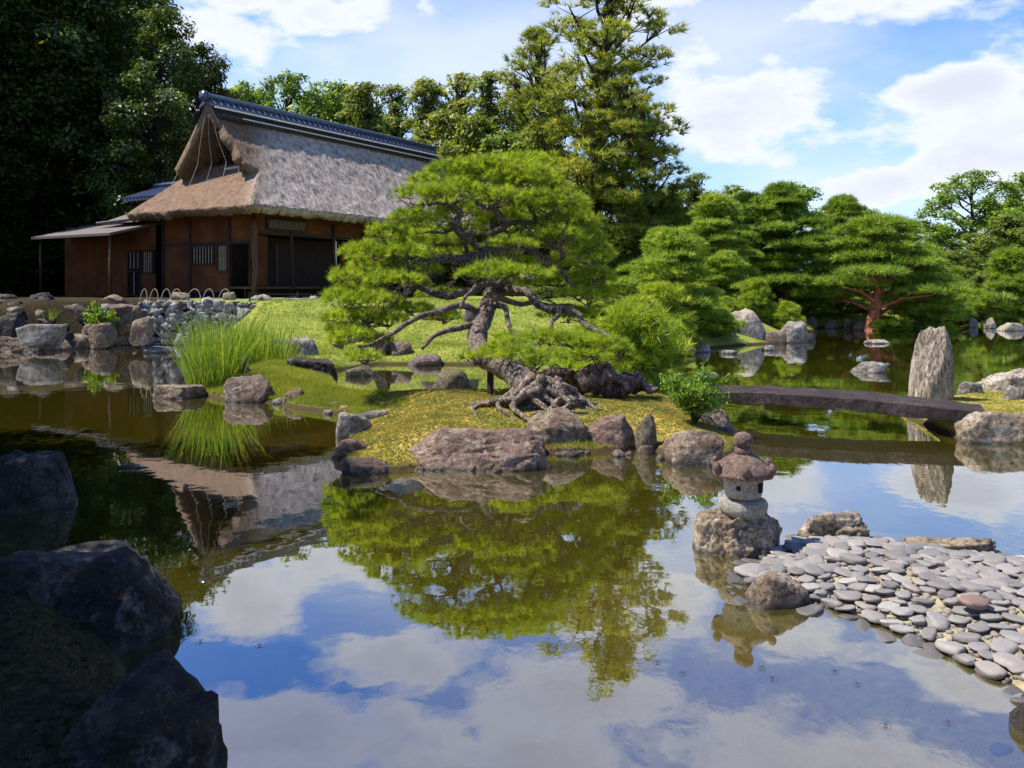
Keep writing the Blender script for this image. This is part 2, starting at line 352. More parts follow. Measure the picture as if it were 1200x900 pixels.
c = mixc(t, mt('MULTIPLY', mr(sz.outputs[2], .03, .10, 1, 0, t), mt('SUBTRACT', 1, sp.outputs[1], t), t), c, (.06, .045, .02))
t.links.new(c, b.inputs['Base Color']); b.inputs['Roughness'].default_value = .95; b.inputs['Specular IOR Level'].default_value = .1
bump(t, n3, b, .7, .02, bump(t, n2, None, .6, .05))
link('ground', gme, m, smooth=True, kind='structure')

# water: a closed body, surface at z = 0
m, t, b, o = mat('pond_water'); t.nodes.remove(b); v = worldpos(t)
d = nn(t, 'ShaderNodeBsdfDiffuse'); d.inputs[0].default_value = (.098, .080, .007, 1)
tr = nn(t, 'ShaderNodeBsdfTransparent'); tr.inputs[0].default_value = (.92, .93, .8, 1)
g = nn(t, 'ShaderNodeBsdfGlossy'); g.inputs['Roughness'].default_value = .012; g.inputs[0].default_value = (.97, .98, 1, 1)
w1 = tnoise(t, vm('MULTIPLY', v, (1, 1.0, 1), t), 2.2, 2, .5); w2 = tnoise(t, vm('MULTIPLY', v, (1, .6, 1), t), 9, 3, .5)
patch = mr(tnoise(t, v, .35, 2), .4, .65, .25, 1.0, t)
hh = mt('ADD', mt('MULTIPLY', w1, .5, t), mt('MULTIPLY', mt('MULTIPLY', w2, .22, t), patch, t), t)
bn = bump(t, hh, None, .15, .02)
t.links.new(bn, g.inputs['Normal'])
fr = nn(t, 'ShaderNodeFresnel'); fr.inputs[0].default_value = 1.75; t.links.new(bn, fr.inputs['Normal'])
mx = nn(t, 'ShaderNodeMixShader'); mx.inputs[0].default_value = .62; t.links.new(d.outputs[0], mx.inputs[1]); t.links.new(tr.outputs[0], mx.inputs[2])
m2 = nn(t, 'ShaderNodeMixShader'); t.links.new(mt('ADD', mt('MULTIPLY', fr.outputs[0], .9, t), .27, t, True), m2.inputs[0]); t.links.new(mx.outputs[0], m2.inputs[1]); t.links.new(g.outputs[0], m2.inputs[2])
t.links.new(m2.outputs[0], o.inputs[0])
va = nn(t, 'ShaderNodeVolumeAbsorption'); va.inputs[0].default_value = (.62, .56, .18, 1); va.inputs[1].default_value = 2.2; t.links.new(va.outputs[0], o.inputs[1])
MB().box((-90, -20, -2.5), (90, 62, 0)).build('pond_water', m, kind='structure')

# far hills
hm = simple('blue_hill_forest', (.05, .09, .10), .95, .2, .02, 0)
V = []; Fq = []; xsn = np.linspace(-900, 1500, 120)
for i, x in enumerate(xsn):
    h = 45+28*math.sin(x*.006+1)+12*math.sin(x*.021)+5*math.sin(x*.07)
    V += [(x, 780, -2), (x, 950, h*.8), (x, 1100, h), (x, 1500, -2)]
    if i: 
        for k in range(3): a0 = 4*(i-1)+k; Fq.append((a0, a0+4, a0+5, a0+1))
link('hills', np_mesh('hills', V, Fq), hm, kind='structure')

# ---------------------------------------------------------------- rocks
def fbm(p, o=4, h=.55):
    s = 0; a = 1
    for i in range(o): s += a*mnoise.noise(p); p = p*2.03+Vector((3.1, 7.7, 1.3)); a *= h
    return s
def rock_mesh(name, seed, size, sub=4, planes=20, rough=.075, flat=0, strata=0, peak=(0, 0), sharp=.75, tall=0):
    rng = random.Random(seed); bm = bmesh.new(); bmesh.ops.create_icosphere(bm, subdivisions=sub, radius=1)
    if size[2] > .55*size[0] and flat < .2: flat = .16
    pl = []
    for i in range(planes):
        n = Vector((rng.gauss(0, 1), rng.gauss(0, 1), rng.gauss(0.15, .8))).normalized(); pl.append((n, rng.uniform(.58, .9)))
    if flat: pl.append((Vector((rng.uniform(-.12, .12), rng.uniform(-.2, .05), 1)).normalized(), 1-flat))
    off = Vector((seed*1.7, seed*.37, seed*.91)); vs = []
    for v in bm.verts:
        d = v.co.normalized(); r = 1.0
        for n, k in pl:
            q = n.dot(d)
            if q > .05: sh_ = .5+.5*sharp; r = min(r, (k/q)*sh_+(1-sh_)*r) if k/q < r else r
        b_ = Vector([math.copysign(abs(c_)**.8, c_) for c_ in d]); p = b_*r
        cell = mnoise.voronoi(d*2.2+off)[0]; cv = cell[1]-cell[0]
        r2 = rough*(.75*fbm(d*1.3+off, 3)+1.1*min(.35, cv)-.2+.35*fbm(d*7+off, 5, .65))
        if strata: r2 += strata*mnoise.noise(Vector((d.x*2.2+off.x, d.y*2.2+off.y, d.z*.5)) * 3)
        # creases
        cr = abs(mnoise.noise(d*2.3+off*.7)); r2 -= rough*.9*max(0, .10-cr)/.10*.6
        p = p*(1+r2)
        if p.z > 0: p.x += peak[0]*p.z; p.y += peak[1]*p.z
        if tall and p.z > 0: k = 1-tall*p.z; p.x *= k; p.y *= k
        v.co = p
    xs_ = [v.co.x for v in bm.verts]; ys_ = [v.co.y for v in bm.verts]; zs_ = [v.co.z for v in bm.verts]
    cx, cy = (max(xs_)+min(xs_))/2, (max(ys_)+min(ys_))/2; sx = size[0]/(max(xs_)-min(xs_)); sy = size[1]/(max(ys_)-min(ys_)); szz = size[2]/max(zs_)
    for v in bm.verts:
        v.co = Vector(((v.co.x-cx)*sx, (v.co.y-cy)*sy, v.co.z*szz if v.co.z > 0 else v.co.z*min(szz, size[0]*.5)))
    me = bpy.data.meshes.new(name); bm.to_mesh(me); bm.free()
    me.polygons.foreach_set('use_smooth', [True]*len(me.polygons)); return me
RN = [0]
def rock(px, py, w, h, col, label, zb=0.0, dep=.8, seed=None, name='boulder', Y=None, group=None, cat='rock', **k):
    """px centre column, py row where the foot meets water/ground, w and h size in photo pixels"""
    RN[0] += 1; seed = seed or RN[0]*3+1
    Yf = Y or (CH-zb)*FP/(py-HZ); W = w*Yf/FP; D = W*dep; Yc = Yf+D*.42
    top = CH-((py-h)-HZ)*Yc/FP; H_ = max(.04, top-zb)
    W *= Yc/Yf
    me = rock_mesh(name, seed, (W, D, H_), sub=k.pop('sub', 5 if w > 60 else (4 if w > 22 else 3)), **k)
    o = link(name, me, RM[col], label=label, cat=cat)
    o.location = ((px-600)*Yc/FP, Yc, zb)
    if group: o['group'] = group
    return o
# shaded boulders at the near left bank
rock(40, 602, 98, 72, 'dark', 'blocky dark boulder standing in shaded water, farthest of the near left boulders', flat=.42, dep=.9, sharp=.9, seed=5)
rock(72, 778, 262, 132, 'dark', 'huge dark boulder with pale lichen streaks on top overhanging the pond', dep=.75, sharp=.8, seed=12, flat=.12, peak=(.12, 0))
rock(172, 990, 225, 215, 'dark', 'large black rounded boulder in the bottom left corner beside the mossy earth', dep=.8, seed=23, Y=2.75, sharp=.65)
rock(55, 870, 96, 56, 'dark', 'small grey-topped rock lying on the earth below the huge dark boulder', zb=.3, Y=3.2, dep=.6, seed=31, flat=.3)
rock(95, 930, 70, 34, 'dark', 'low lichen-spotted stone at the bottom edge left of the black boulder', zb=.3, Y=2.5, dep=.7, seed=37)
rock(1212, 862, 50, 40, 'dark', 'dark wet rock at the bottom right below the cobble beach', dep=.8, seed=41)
# moss island front
rock(553, 552, 170, 50, 'red', 'long reddish boulder with flat sloping top at the front of the moss island', dep=.5, flat=.15, seed=44, sharp=.92, peak=(.1, .1), sub=6)
rock(600, 547, 80, 44, 'red', 'small reddish stone wedged right of the long reddish boulder', dep=.6, seed=47, Y=9.5)
rock(612, 552, 60, 24, 'purple', 'low flat reddish stone lying in the water before the moss island', dep=.7, flat=.35, seed=48)
rock(652, 529, 74, 50, 'brown', 'pointed wedge-shaped boulder with pale left slope on the moss island shore', dep=.7, seed=55, peak=(-.25, .1), sharp=.95)
rock(714, 528, 64, 42, 'red', 'rounded red-brown boulder right of the wedge-shaped one', dep=.8, seed=61, sharp=.6)
rock(757, 528, 27, 44, 'mossy', 'narrow upright mossy stone right of the rounded red-brown boulder', dep=.8, seed=62)
rock(812, 546, 70, 42, 'brown', 'brown boulder in the water below the leafy shrub', dep=.75, seed=66, sharp=.85)
rock(845, 530, 42, 30, 'purple', 'purple-brown stone under the left end of the stone bridge', dep=.9, seed=67, Y=10.8)
rock(838, 514, 40, 38, 'purple', 'dark slanted rock behind the leafy shrub at the bridge head', dep=.9, seed=69, Y=11.2, peak=(-.3, 0))
rock(777, 541, 38, 14, 'mossy', 'low wet stone between the mossy stone and the brown boulder', dep=.7, seed=68, Y=10)
rock(412, 537, 50, 24, 'red', 'smooth reddish stone at the left tip of the moss island', dep=.8, seed=71, sharp=.5)
rock(428, 557, 60, 22, 'purple', 'flat layered stone lying in front of the smooth reddish stone', dep=.6, seed=72, flat=.35, strata=.08)
rock(415, 513, 44, 32, 'grey', 'pale grey stone on the left shore of the moss island', dep=.9, seed=74)
rock(437, 492, 44, 12, 'grey', 'small broken grey stones behind the pale grey stone', zb=.1, dep=.6, seed=75)
# left grass bank
rock(211, 468, 62, 18, 'brown', 'flat slab stone in the water left of the reeds', dep=.8, flat=.4, seed=81)
rock(292, 472, 62, 32, 'purple', 'dark reddish boulder right of the tall reeds', dep=.7, seed=84, flat=.2)
rock(280, 445, 36, 26, 'brown', 'dark brown stone half hidden in the reeds', zb=.15, dep=.8, seed=85)
rock(345, 475, 27, 20, 'brown', 'small brown stone with a pale cap on the grass bank edge', dep=.8, seed=86)
rock(348, 421, 60, 26, 'grey', 'glossy pale grey boulder behind the reeds on the grass', zb=.2, dep=.7, seed=88, flat=.15)
rock(365, 434, 64, 16, 'dark', 'dark low rock in front of the glossy grey boulder', zb=.2, dep=.6, seed=89)
rock(422, 440, 36, 12, 'mossy', 'low green mossy stone at the left end of the inlet', zb=.03, dep=.7, seed=90)
gp = 'small stones edging the grass bank'
for i, (px, py, ww, hh_) in enumerate([(326,474,14,8),(357,477,10,7),(368,479,13,9),(380,480,10,8),(392,482,14,12),(403,485,12,10),(384,486,11,6),(410,489,15,9),(398,478,9,10),(413,497,12,9),(406,505,12,8)]):
    rock(px, py, ww, hh_, ('grey', 'brown', 'grey', 'dark')[i % 4], 'small stone in the row edging the grass bank between reeds and moss island', dep=.9, name='shore_stone', group=gp, seed=300+i)
rngs = random.Random(77)
for i in range(34):
    px = rngs.uniform(470, 850); edge = 551 if px < 600 else (533 if px < 765 else 541)
    ww = rngs.uniform(7, 19); rock(px, edge+rngs.uniform(-3, 3), ww, ww*rngs.uniform(.35, .7), rngs.choice(['brown', 'dark', 'mossy', 'red']), 'small stone in the broken line along the front waterline of the moss island', dep=.9, name='shore_stone', group='small stones along the moss island waterline', seed=800+i)
# inlet
rock(530, 462, 50, 30, 'mossy', 'mossy lumpy rock rising from the inlet left of the pine roots', dep=.7, seed=92)
rock(497, 429, 42, 14, 'purple', 'flat purplish stone at the back shore of the inlet', dep=.7, seed=93, flat=.3)
rock(468, 421, 30, 22, 'red', 'red-brown rounded rock on the far side of the inlet under the pine', zb=.1, dep=.8, seed=94)
rock(447, 421, 24, 30, 'dark', 'dark upright stone beside the red-brown rock under the pine', zb=.1, dep=.8, seed=95)
rock(515, 382, 44, 24, 'purple', 'big reddish rock on the lawn behind the pine trunk', zb=.75, Y=26, dep=.7, seed=96)
rock(552, 378, 18, 22, 'grey', 'pale rounded rock on the lawn left of the pine trunk', zb=.8, Y=26, dep=.8, seed=97)
rock(480, 408, 22, 8, 'grey', 'small grey stone on the lawn under the lower pine limb', zb=.35, Y=24, dep=.8, seed=98)
# left shore before the annex
LS = [(20,413,62,20,'brown','long low brown rock at the left edge of the pond'),(62,411,50,14,'purple','flat brown rock beside the long low one at the left edge'),
 (108,407,26,30,'purple','reddish-grey boulder at the waterline left of the green plant'),(88,409,46,18,'brown','flat-topped brown rock behind the low rocks at the left edge'),
 (140,405,30,16,'brown','low brown stone at the waterline under the small green plant'),(186,414,34,8,'grey','flat pale stone in the water before the rubble wall'),
 (146,404,36,20,'purple','rounded reddish rock left of the rubble wall foot')]
for a_ in LS: rock(*a_[:5], a_[5], dep=.7)
LS2 = [(12,392,36,26,'dark','dark square boulder at the far left shore',.5),(50,393,56,14,'grey','long flat grey stone on the left shore bank',.55),(45,378,30,12,'purple','low purple stone on the upper left bank',1.0),
 (76,386,34,30,'purple','large rounded purple-grey boulder on the left bank',.75),(100,384,26,26,'dark','dark boulder right of the rounded purple-grey one',.85),(124,386,20,30,'grey','upright grey boulder on the bank above the green plant',.8),
 (150,388,34,30,'brown','brown rock at the left end of the rubble wall',.7),(166,394,26,24,'brown','brown fissured rock touching the rubble wall',.5),(142,370,40,14,'purple','long reddish rock on top of the bank beside the annex',1.2),
 (28,404,30,20,'purple','purplish rock between the dark square boulder and the water',.15),(120,398,34,20,'brown','brown stone behind the reddish-grey waterline boulder',.3),(70,400,30,12,'dark','dark stone filling the bank above the waterline rocks',.25)]
rngs = random.Random(5)
for i in range(26):
    px = rngs.uniform(-10, 165); py = rngs.uniform(356, 398); x_ = 0; ww = rngs.uniform(14, 34)
    Yk = 26.6+(398-py)*.085; gz = tz((px-600)*Yk/FP, Yk)
    rock(px, HZ+(CH-gz)*FP/Yk, ww, ww*rngs.uniform(.22, .36), rngs.choice(['dark', 'dark', 'purple', 'brown']), 'flat stone half sunk in the dark earth of the left bank below the annex', zb=gz-.02, Y=Yk, dep=.8, name='bank_stone', group='flat stones in the earth of the left bank', seed=900+i)
for a_ in LS2: rock(*a_[:5], a_[5], zb=a_[6], Y=None if a_[1] > 389 else 28.2, dep=.7)
# far right-centre shore and pond
FS = [(868,403,58,42,'pale','tall flat-faced grey rock standing on the far shore left of centre pond',.5),(848,404,30,28,'purple','broad stone leaning on the tall flat-faced rock',.6),(765,414,28,22,'pale','pale stone at the left end of the far shore',.7),
 (790,413,40,16,'tan','tan boulder on the far shore left of the small square stone',.7),(824,413,20,10,'pale','small square pale stone at the far shore waterline',.8),(854,415,20,5,'grey','tiny flat stone in the water below the tall flat-faced rock',.8),
 (928,402,34,26,'grey','jagged pale-topped boulder on the far shore right of the tall rock',.7),(906,403,30,16,'brown','low brown stone left of the jagged boulder',.7),(945,400,22,10,'dark','low dark stone right of the jagged boulder',.8),
 (901,411,16,7,'pale','small pale stone in the water before the low brown stone',.8),(950,385,18,15,'purple','upright purple stone at the far shore under the niwaki pines',.7),(975,385,18,11,'brown','squat brown stone at the far shore under the niwaki pines',.7),
 (995,386,15,14,'purple','upright stone just left of the red-trunked pine',.7),(1012,387,26,12,'brown','low brown stone right of the upright stone at the red trunk',.7),(1040,387,30,12,'mossy','mossy low stone under the red-trunked pine',.7),
 (1066,388,24,11,'dark','dark low stone at the right end of the far shore',.7),(1140,384,12,12,'pale','slim pale stone at the left foot of the far plank bridge',.8),(1160,385,15,13,'pale','pointed pale stone at the right foot of the far plank bridge',.8),
 (1185,388,36,10,'pale','long pale stone on the far right bank',.6),(938,384,16,14,'brown','small brown rock behind the jagged boulder',.7),(803,416,26,8,'brown','flat brown stone before the tan boulder',.6)]
for a_ in FS: rock(*a_[:5], a_[5], dep=a_[6])
rock(1016, 437, 46, 13, 'grey', 'rough grey rock islet in the middle of the right pond', dep=.8, seed=131, rough=.14, peak=(.2, 0))
rock(1027, 403, 30, 5, 'pale', 'flat pale rock islet farther out in the right pond', dep=.8, seed=132, flat=.3)
rock(828, 440, 34, 4, 'pale', 'thin flat pale stone breaking the water behind the shrub', dep=.4, seed=133, flat=.3)
rock(790, 441, 26, 3, 'grey', 'thin grey stone barely above the water behind the shrub', dep=.4, seed=134, flat=.3)
# right bank
rock(1168, 521, 96, 40, 'tan', 'large pink-grey boulder at the right end of the stone bridge', dep=.6, flat=.2, seed=141, sharp=.9)
rock(1180, 466, 66, 34, 'pale', 'blocky pale boulder on the right bank behind the standing stone', zb=.2, dep=.7, flat=.2, seed=143, sharp=.9)
rock(1136, 467, 32, 20, 'grey', 'small dark-sided boulder right of the standing stone', zb=.2, dep=.8, seed=144)
rock(1190, 467, 34, 16, 'grey', 'small rounded grey rock before the blocky pale boulder', zb=.2, dep=.8, seed=145, Y=12.6)
# standing stone
o = link('standing_stone', rock_mesh('standing_stone', 157, (.62, .5, 1.17), 6, 8, .045, flat=.16, strata=.008, tall=.20, peak=(.10, 0), sharp=.7), rock_mat('streaked_standing_stone', (.08, .055, .038), (.36, .29, .21), (.66, .58, .46), .8, 4.5, st=(1, 1, .22)), label='tall upright pale grey standing stone behind the stone bridge', cat='standing stone')
o.location = PD(1090, 478, 12.75)
o.location.z = .17
# lantern rocks and beach rocks
lr = rock(866, 655, 106, 66, 'tan', 'tan and brown craggy rock carrying the stone lantern', dep=.85, seed=161, sharp=.9, sub=6, rough=.13, flat=.08)
rock(975, 636, 92, 42, 'tan', 'craggy yellowish rock with a dark left side behind the cobbles', dep=.7, seed=164, sharp=.9, rough=.16, peak=(.25, 0))
rock(1118, 656, 124, 28, 'tan', 'long low ochre rock behind the cobble beach', dep=.45, seed=166, rough=.16)
rock(908, 713, 74, 44, 'brown', 'smooth brown rock at the water edge left of the cobbles', dep=.7, seed=168, flat=.2, sharp=.6)

# rubble wall
rw = empty('rubble_wall', P(205, 404), label='dry rubble retaining wall of pale and dark stones below the house', cat='stone wall')
def wall_path(s):  # s in metres along
    a0 = Vector((-12.6, 28.9)); b0 = Vector((-8.6, 28.2)); c0 = Vector((-6.4, 29.6)); 
    l1 = (b0-a0).length
    return a0+(b0-a0)*(s/l1) if s < l1 else b0+(c0-b0).normalized()*(s-l1)
rng = random.Random(5); VV = []; FF = []; tone = []
base_bm = bmesh.new(); bmesh.ops.create_icosphere(base_bm, subdivisions=3, radius=1)
bv = [v.co.copy() for v in base_bm.verts]; bf = [[v.index for v in f.verts] for f in base_bm.faces]; base_bm.free()
placed_ = []
for _ in range(9000):
    rr_ = rng.choice((.09, .12, .15, .18, .21, .25)); s = rng.uniform(0, 6.3); z0 = rng.uniform(.0, 1.42)
    if any((s-a_)**2+((z0-b_)*1.1)**2 < (.80*(rr_+c_))**2 for a_, b_, c_ in placed_): continue
    placed_.append((s, z0, rr_))
    p = wall_path(s); off = Vector((rng.uniform(0, 99), z0*9, s)); bI = len(VV); ang = rng.uniform(-.8, .8); kk = (rng.uniform(1.0, 1.4), rng.uniform(.85, 1.1)); dy = rng.uniform(-.05, .05)
    for q in bv:
        d_ = Vector([math.copysign(abs(c_)**.55, c_) for c_ in q])*.92; d_ = d_*(1+.42*fbm(q*1.1+off, 3))
        x_, z_ = d_.x*rr_*kk[0], d_.z*rr_*kk[1]
        x_, z_ = x_*math.cos(ang)-z_*math.sin(ang), x_*math.sin(ang)+z_*math.cos(ang)
        VV.append((p.x+x_-rw.location.x, p.y+d_.y*.2-rw.location.y+dy+z0*.12, z0+z_))
    FF += [[bI+i for i in f] for f in bf]
wm = rock_mat('rubble_wall_stone', (.05, .045, .04), (.27, .25, .22), (.72, .70, .66), .95, 2.2)
link('stones', np_mesh('stones', VV, FF), wm, rw, smooth=True)
mb = MB()
for i in range(13):
    p, q = wall_path(i*.5), wall_path(i*.5+.5)
    mb.add([(p.x, p.y+.12, -.3), (q.x, q.y+.12, -.3), (q.x, q.y+.3, 1.42), (p.x, p.y+.3, 1.42), (p.x, p.y+1.2, 1.42), (q.x, q.y+1.2, 1.42)], [(0, 1, 2, 3), (3, 2, 5, 4)])
for i, v_ in enumerate(mb.V): mb.V[i] = (v_[0]-rw.location.x, v_[1]-rw.location.y, v_[2])
mb.build('earth_backing', simple('wall_gap_earth', (.05, .035, .025), .95), rw)

# stone path edge
pe = MB(); rng = random.Random(8); x = -11.5; 
pv = [P(155, 358.0, 1.45)]
a0 = Vector((-8.9, 29.1, 0)); dirp = Vector((4.6, 1.9, 0)).normalized(); nrm = Vector((-dirp.y, dirp.x, 0))
s = 0
while s < 4.7:
    ln = rng.uniform(.5, 1.1); p = a0+dirp*s; h_ = 1.56+rng.uniform(-.02, .02)
    c4 = [p, p+dirp*(ln-.03), p+dirp*(ln-.03)+nrm*.75, p+nrm*.75]
    pe.add([(c_.x, c_.y, z_) for z_ in (1.2, h_) for c_ in c4], [(0,3,2,1),(4,5,6,7),(0,1,5,4),(1,2,6,5),(2,3,7,6),(3,0,4,7)]); s += ln
pe.build('stone_path', simple('pale_path_stone', (.42, .40, .37), .9, .3, 4), bevel=.02, kind='structure')

# ---------------------------------------------------------------- house
r_ = Vector((.527, .85, 0)).normalized(); l_ = Vector((-.85, .527, 0)).normalized()
hc = Vector((-.31*31+.12, 31.0, 0))
GZ = 1.5
house = empty('thatched_house', (hc.x, hc.y, GZ), label='thatched-roof teahouse with earthen walls and tiled ridge above the pond', cat='house')
house.rotation_euler = (0, 0, math.atan2(r_.y, r_.x))
# local axes: x = along the facade (u), y = into the house (v), z up from GZ.
U, Vd, ze, zr_ = 16.6, 7.3, 3.45, 7.85
zb, us, uv_, ug = 5.1, 1.75, 1.05, 2.0
def prof(tv):  # tv 0 eave .. 1 ridge -> z, slightly sagging
    return ze+(zr_-ze)*(tv+.018*math.sin(math.pi*tv)*-1)
vs_b = None
def invp(z_):
    a_, b_ = 0.0, 1.0
    for _ in range(30):
        m_ = (a_+b_)/2
        if prof(m_) < z_: a_ = m_
        else: b_ = m_
    return a_
def thatch_patches():
    V = []; Fc = []
    def grid(fn, nu, nv_):
        b = len(V)
        for j in range(nv_+1):
            for i in range(nu+1): V.append(fn(i/nu, j/nv_))
        for j in range(nv_):
            for i in range(nu):
                a_ = b+j*(nu+1)+i; Fc.append((a_, a_+1, a_+nu+2, a_+nu+1))
    def ub(tv):
        z_ = prof(tv)
        if z_ < zb-.12: return us*(z_-ze)/(zb-ze)
        k = min(1, (z_-zb+.12)/.22); return us*(1-k)*.97+uv_*k
    def eave(u, v):  # gentle curve of the eaves
        e = max(0, 1-min(u, U-u)/3.0)*.0+max(0, 1-abs(u-1.0)/2.2)*.0
        return 0
    def front(side):
        def f(a, tv):
            u0 = ub(tv); u1 = U-ub(tv); u = u0+(u1-u0)*a; z_ = prof(tv)
            v = tv*Vd/2; 
            v -= .10*(1-tv)**6
            if side: v = Vd-v
            return (u, v, z_+eave(u, v))
        return f
    grid(front(0), 300, 90); grid(front(1), 120, 30)
    tb = 0.0
    def skirt(side):
        def f(a, tv):
            z_ = ze+(zb+.35-ze)*tv; vv0 = invp(z_)*Vd/2+.25*max(0, z_-zb+.1); vv1 = Vd-vv0; v = vv0+(vv1-vv0)*a; u = (us+.3)*tv
            if side: u = U-u
            return (u, v, z_-.02)
        return f
    grid(skirt(0), 110, 50); grid(skirt(1), 50, 20)
    return V, Fc
tv_, tf_ = thatch_patches()
tv2 = []
for x_, y_, z_ in tv_:
    p = Vector((x_, y_, z_)); n_ = .03*fbm(p*1.2, 3)+.022*fbm(Vector((p.x*8, p.y*2, p.z*2)), 3, .6)
    droop = -.02
    edge = max(0, 1-(z_-ze)/.3)
    tv2.append((x_, y_-n_*.6, z_+n_+edge*.05*mnoise.noise(Vector((x_*6, y_*6, 0)))))
me = bpy.data.meshes.new('thatch_roof'); me.from_pydata(tv2, [], tf_); me.update()
m, t, b, o_ = mat('weathered_thatch'); v = objco(t)
sx = nn(t, 'ShaderNodeSeparateXYZ'); t.links.new(v, sx.inputs[0])
v2 = vm('MULTIPLY', v, (1, .16, .16), t)
na = tnoise(t, v2, 34, 6, .75); nb = tnoise(t, v, 3.2, 6, .65); ncx = tnoise(t, vm('MULTIPLY', v, (1, .5, .5), t), 7, 5, .7)
greyc = ramp(t, mt('ADD', mt('MULTIPLY', na, .6, t), mt('MULTIPLY', nb, .4, t), t), [(.36, (.07, .05, .038)), (.46, (.33, .265, .215)), (.58, (.60, .50, .42)), (.75, (.76, .67, .58))])
browc = ramp(t, mt('ADD', mt('MULTIPLY', na, .6, t), mt('MULTIPLY', nb, .4, t), t), [(.3, (.06, .034, .018)), (.5, (.19, .115, .066)), (.72, (.34, .225, .145))])
f = mt('SUBTRACT', mt('MULTIPLY', sx.outputs[1], .95, t), mt('MULTIPLY', sx.outputs[0], .9, t), t)
f = mt('ADD', f, mt('MULTIPLY', mt('SUBTRACT', nb, .5, t), 1.6, t), t)
c = mixc(t, mr(f, -1.1, .8, 0, 1, t), greyc, browc)
c = mixc(t, mr(ncx, .56, .64, 0, .85, t), c, (.06, .045, .035))
t.links.new(c, b.inputs['Base Color']); b.inputs['Roughness'].default_value = .85; b.inputs['Specular IOR Level'].default_value = .3
bump(t, na, b, 1.0, .06, bump(t, ncx, None, .6, .04))
roof = link('thatch_roof', me, m, house, smooth=True)
mdf = roof.modifiers.new('thickness', 'SOLIDIFY'); mdf.thickness = .38; mdf.offset = -1
# fix orientation so that it thickens inwards: normals up
bm = bmesh.new(); bm.from_mesh(me); 
for f_ in bm.faces:
    if f_.normal.z < 0: f_.normal_flip()
bm.to_mesh(me); bm.free()
M_tile = simple('blue_grey_roof_tile', (.06, .075, .115), .3, .3, 6, .1, .6)
M_mortar = simple('white_mortar', (.55, .53, .5), .8, .2, 9)
M_wood = simple('brown_cedar_wood', (.10, .05, .028), .75, .4, 6, .3, .25, (3, 3, .5))
M_dwood = simple('dark_aged_wood', (.035, .022, .016), .75, .4, 6, .2, .25, (3, 3, .5))
M_wall = simple('orange_earthen_plaster', (.115, .042, .017), .95, .45, 1.1, .1, .1)
M_black = simple('interior_shade_black', (.012, .011, .011), .9, .2, 3, 0, .1)  # flat black standing in for the shade inside house and lantern
M_paper = simple('shoji_paper', (.55, .52, .45), .9, .06, 3, 0, .1)
M_barkroof = simple('shingle_roof', (.13, .105, .10), .8, .35, 10, .5, .25, (1, 6, 1))
u0r, u1r = uv_-.1, U-uv_+.1; vc = Vd/2
ridge = MB(); seg = 60
for k in range(2):
    sgn = -1 if k == 0 else 1
    ridge.add([(u0r, vc, zr_+.18), (u1r, vc, zr_+.18), (u1r, vc+sgn*.44, zr_-.22), (u0r, vc+sgn*.44, zr_-.22), (u0r, vc, zr_-.1), (u1r, vc, zr_-.1), (u1r, vc+sgn*.43, zr_-.30), (u0r, vc+sgn*.43, zr_-.30)],
              [(0,1,2,3),(4,7,6,5),(0,3,7,4),(1,5,6,2),(3,2,6,7)])
    n = 46
    for i in range(n):
        u = u0r+.1+(u1r-u0r-.2)*i/(n-1)
        ridge.tube([(u, vc+sgn*.14, zr_+.10), (u, vc+sgn*.44, zr_-.20)], .04, 6)
rd = ridge.build('tile_courses', M_tile, house, smooth=False)
rc = MB(); pts = [(u0r-.1+(u1r-u0r+.2)*i/30, vc, zr_+.19) for i in range(31)]; rc.tube(pts, .11, 12); 
for dz_ in (.10,): rc.box((u0r-.05, vc-.2, zr_+.06), (u1r+.05, vc+.2, zr_+.2))
for sg in (0, 1): rc.box(((u0r-.2, u1r+.05)[sg], vc-.17, zr_-.05), ((u0r-.05, u1r+.2)[sg], vc+.17, zr_+.32))
rc.build('ridge_cap', M_tile, house, smooth=True)
mo = MB()
for sgn in (-1, 1):
    mo.tube([(u0r-.02, vc+sgn*.56, zr_-.34), (u1r+.02, vc+sgn*.56, zr_-.34)], .035, 6)
    mo.tube([(u0r+1.2, vc+sgn*.72, zr_-.62), (u1r-.2, vc+sgn*.72, zr_-.62)], .03, 6)
mo.build('mortar_band', M_mortar, house)
un = MB()
for sgn in (-1, 1):
    un.add([(u0r, vc, zr_+.0), (u1r, vc, zr_+.0), (u1r, vc+sgn*.74, zr_-.68), (u0r, vc+sgn*.74, zr_-.68), (u0r, vc+sgn*.74, zr_-.78), (u1r, vc+sgn*.74, zr_-.78)], [(0,1,2,3),(3,2,5,4)])
un.build('bark_underlay', M_dwood, house)
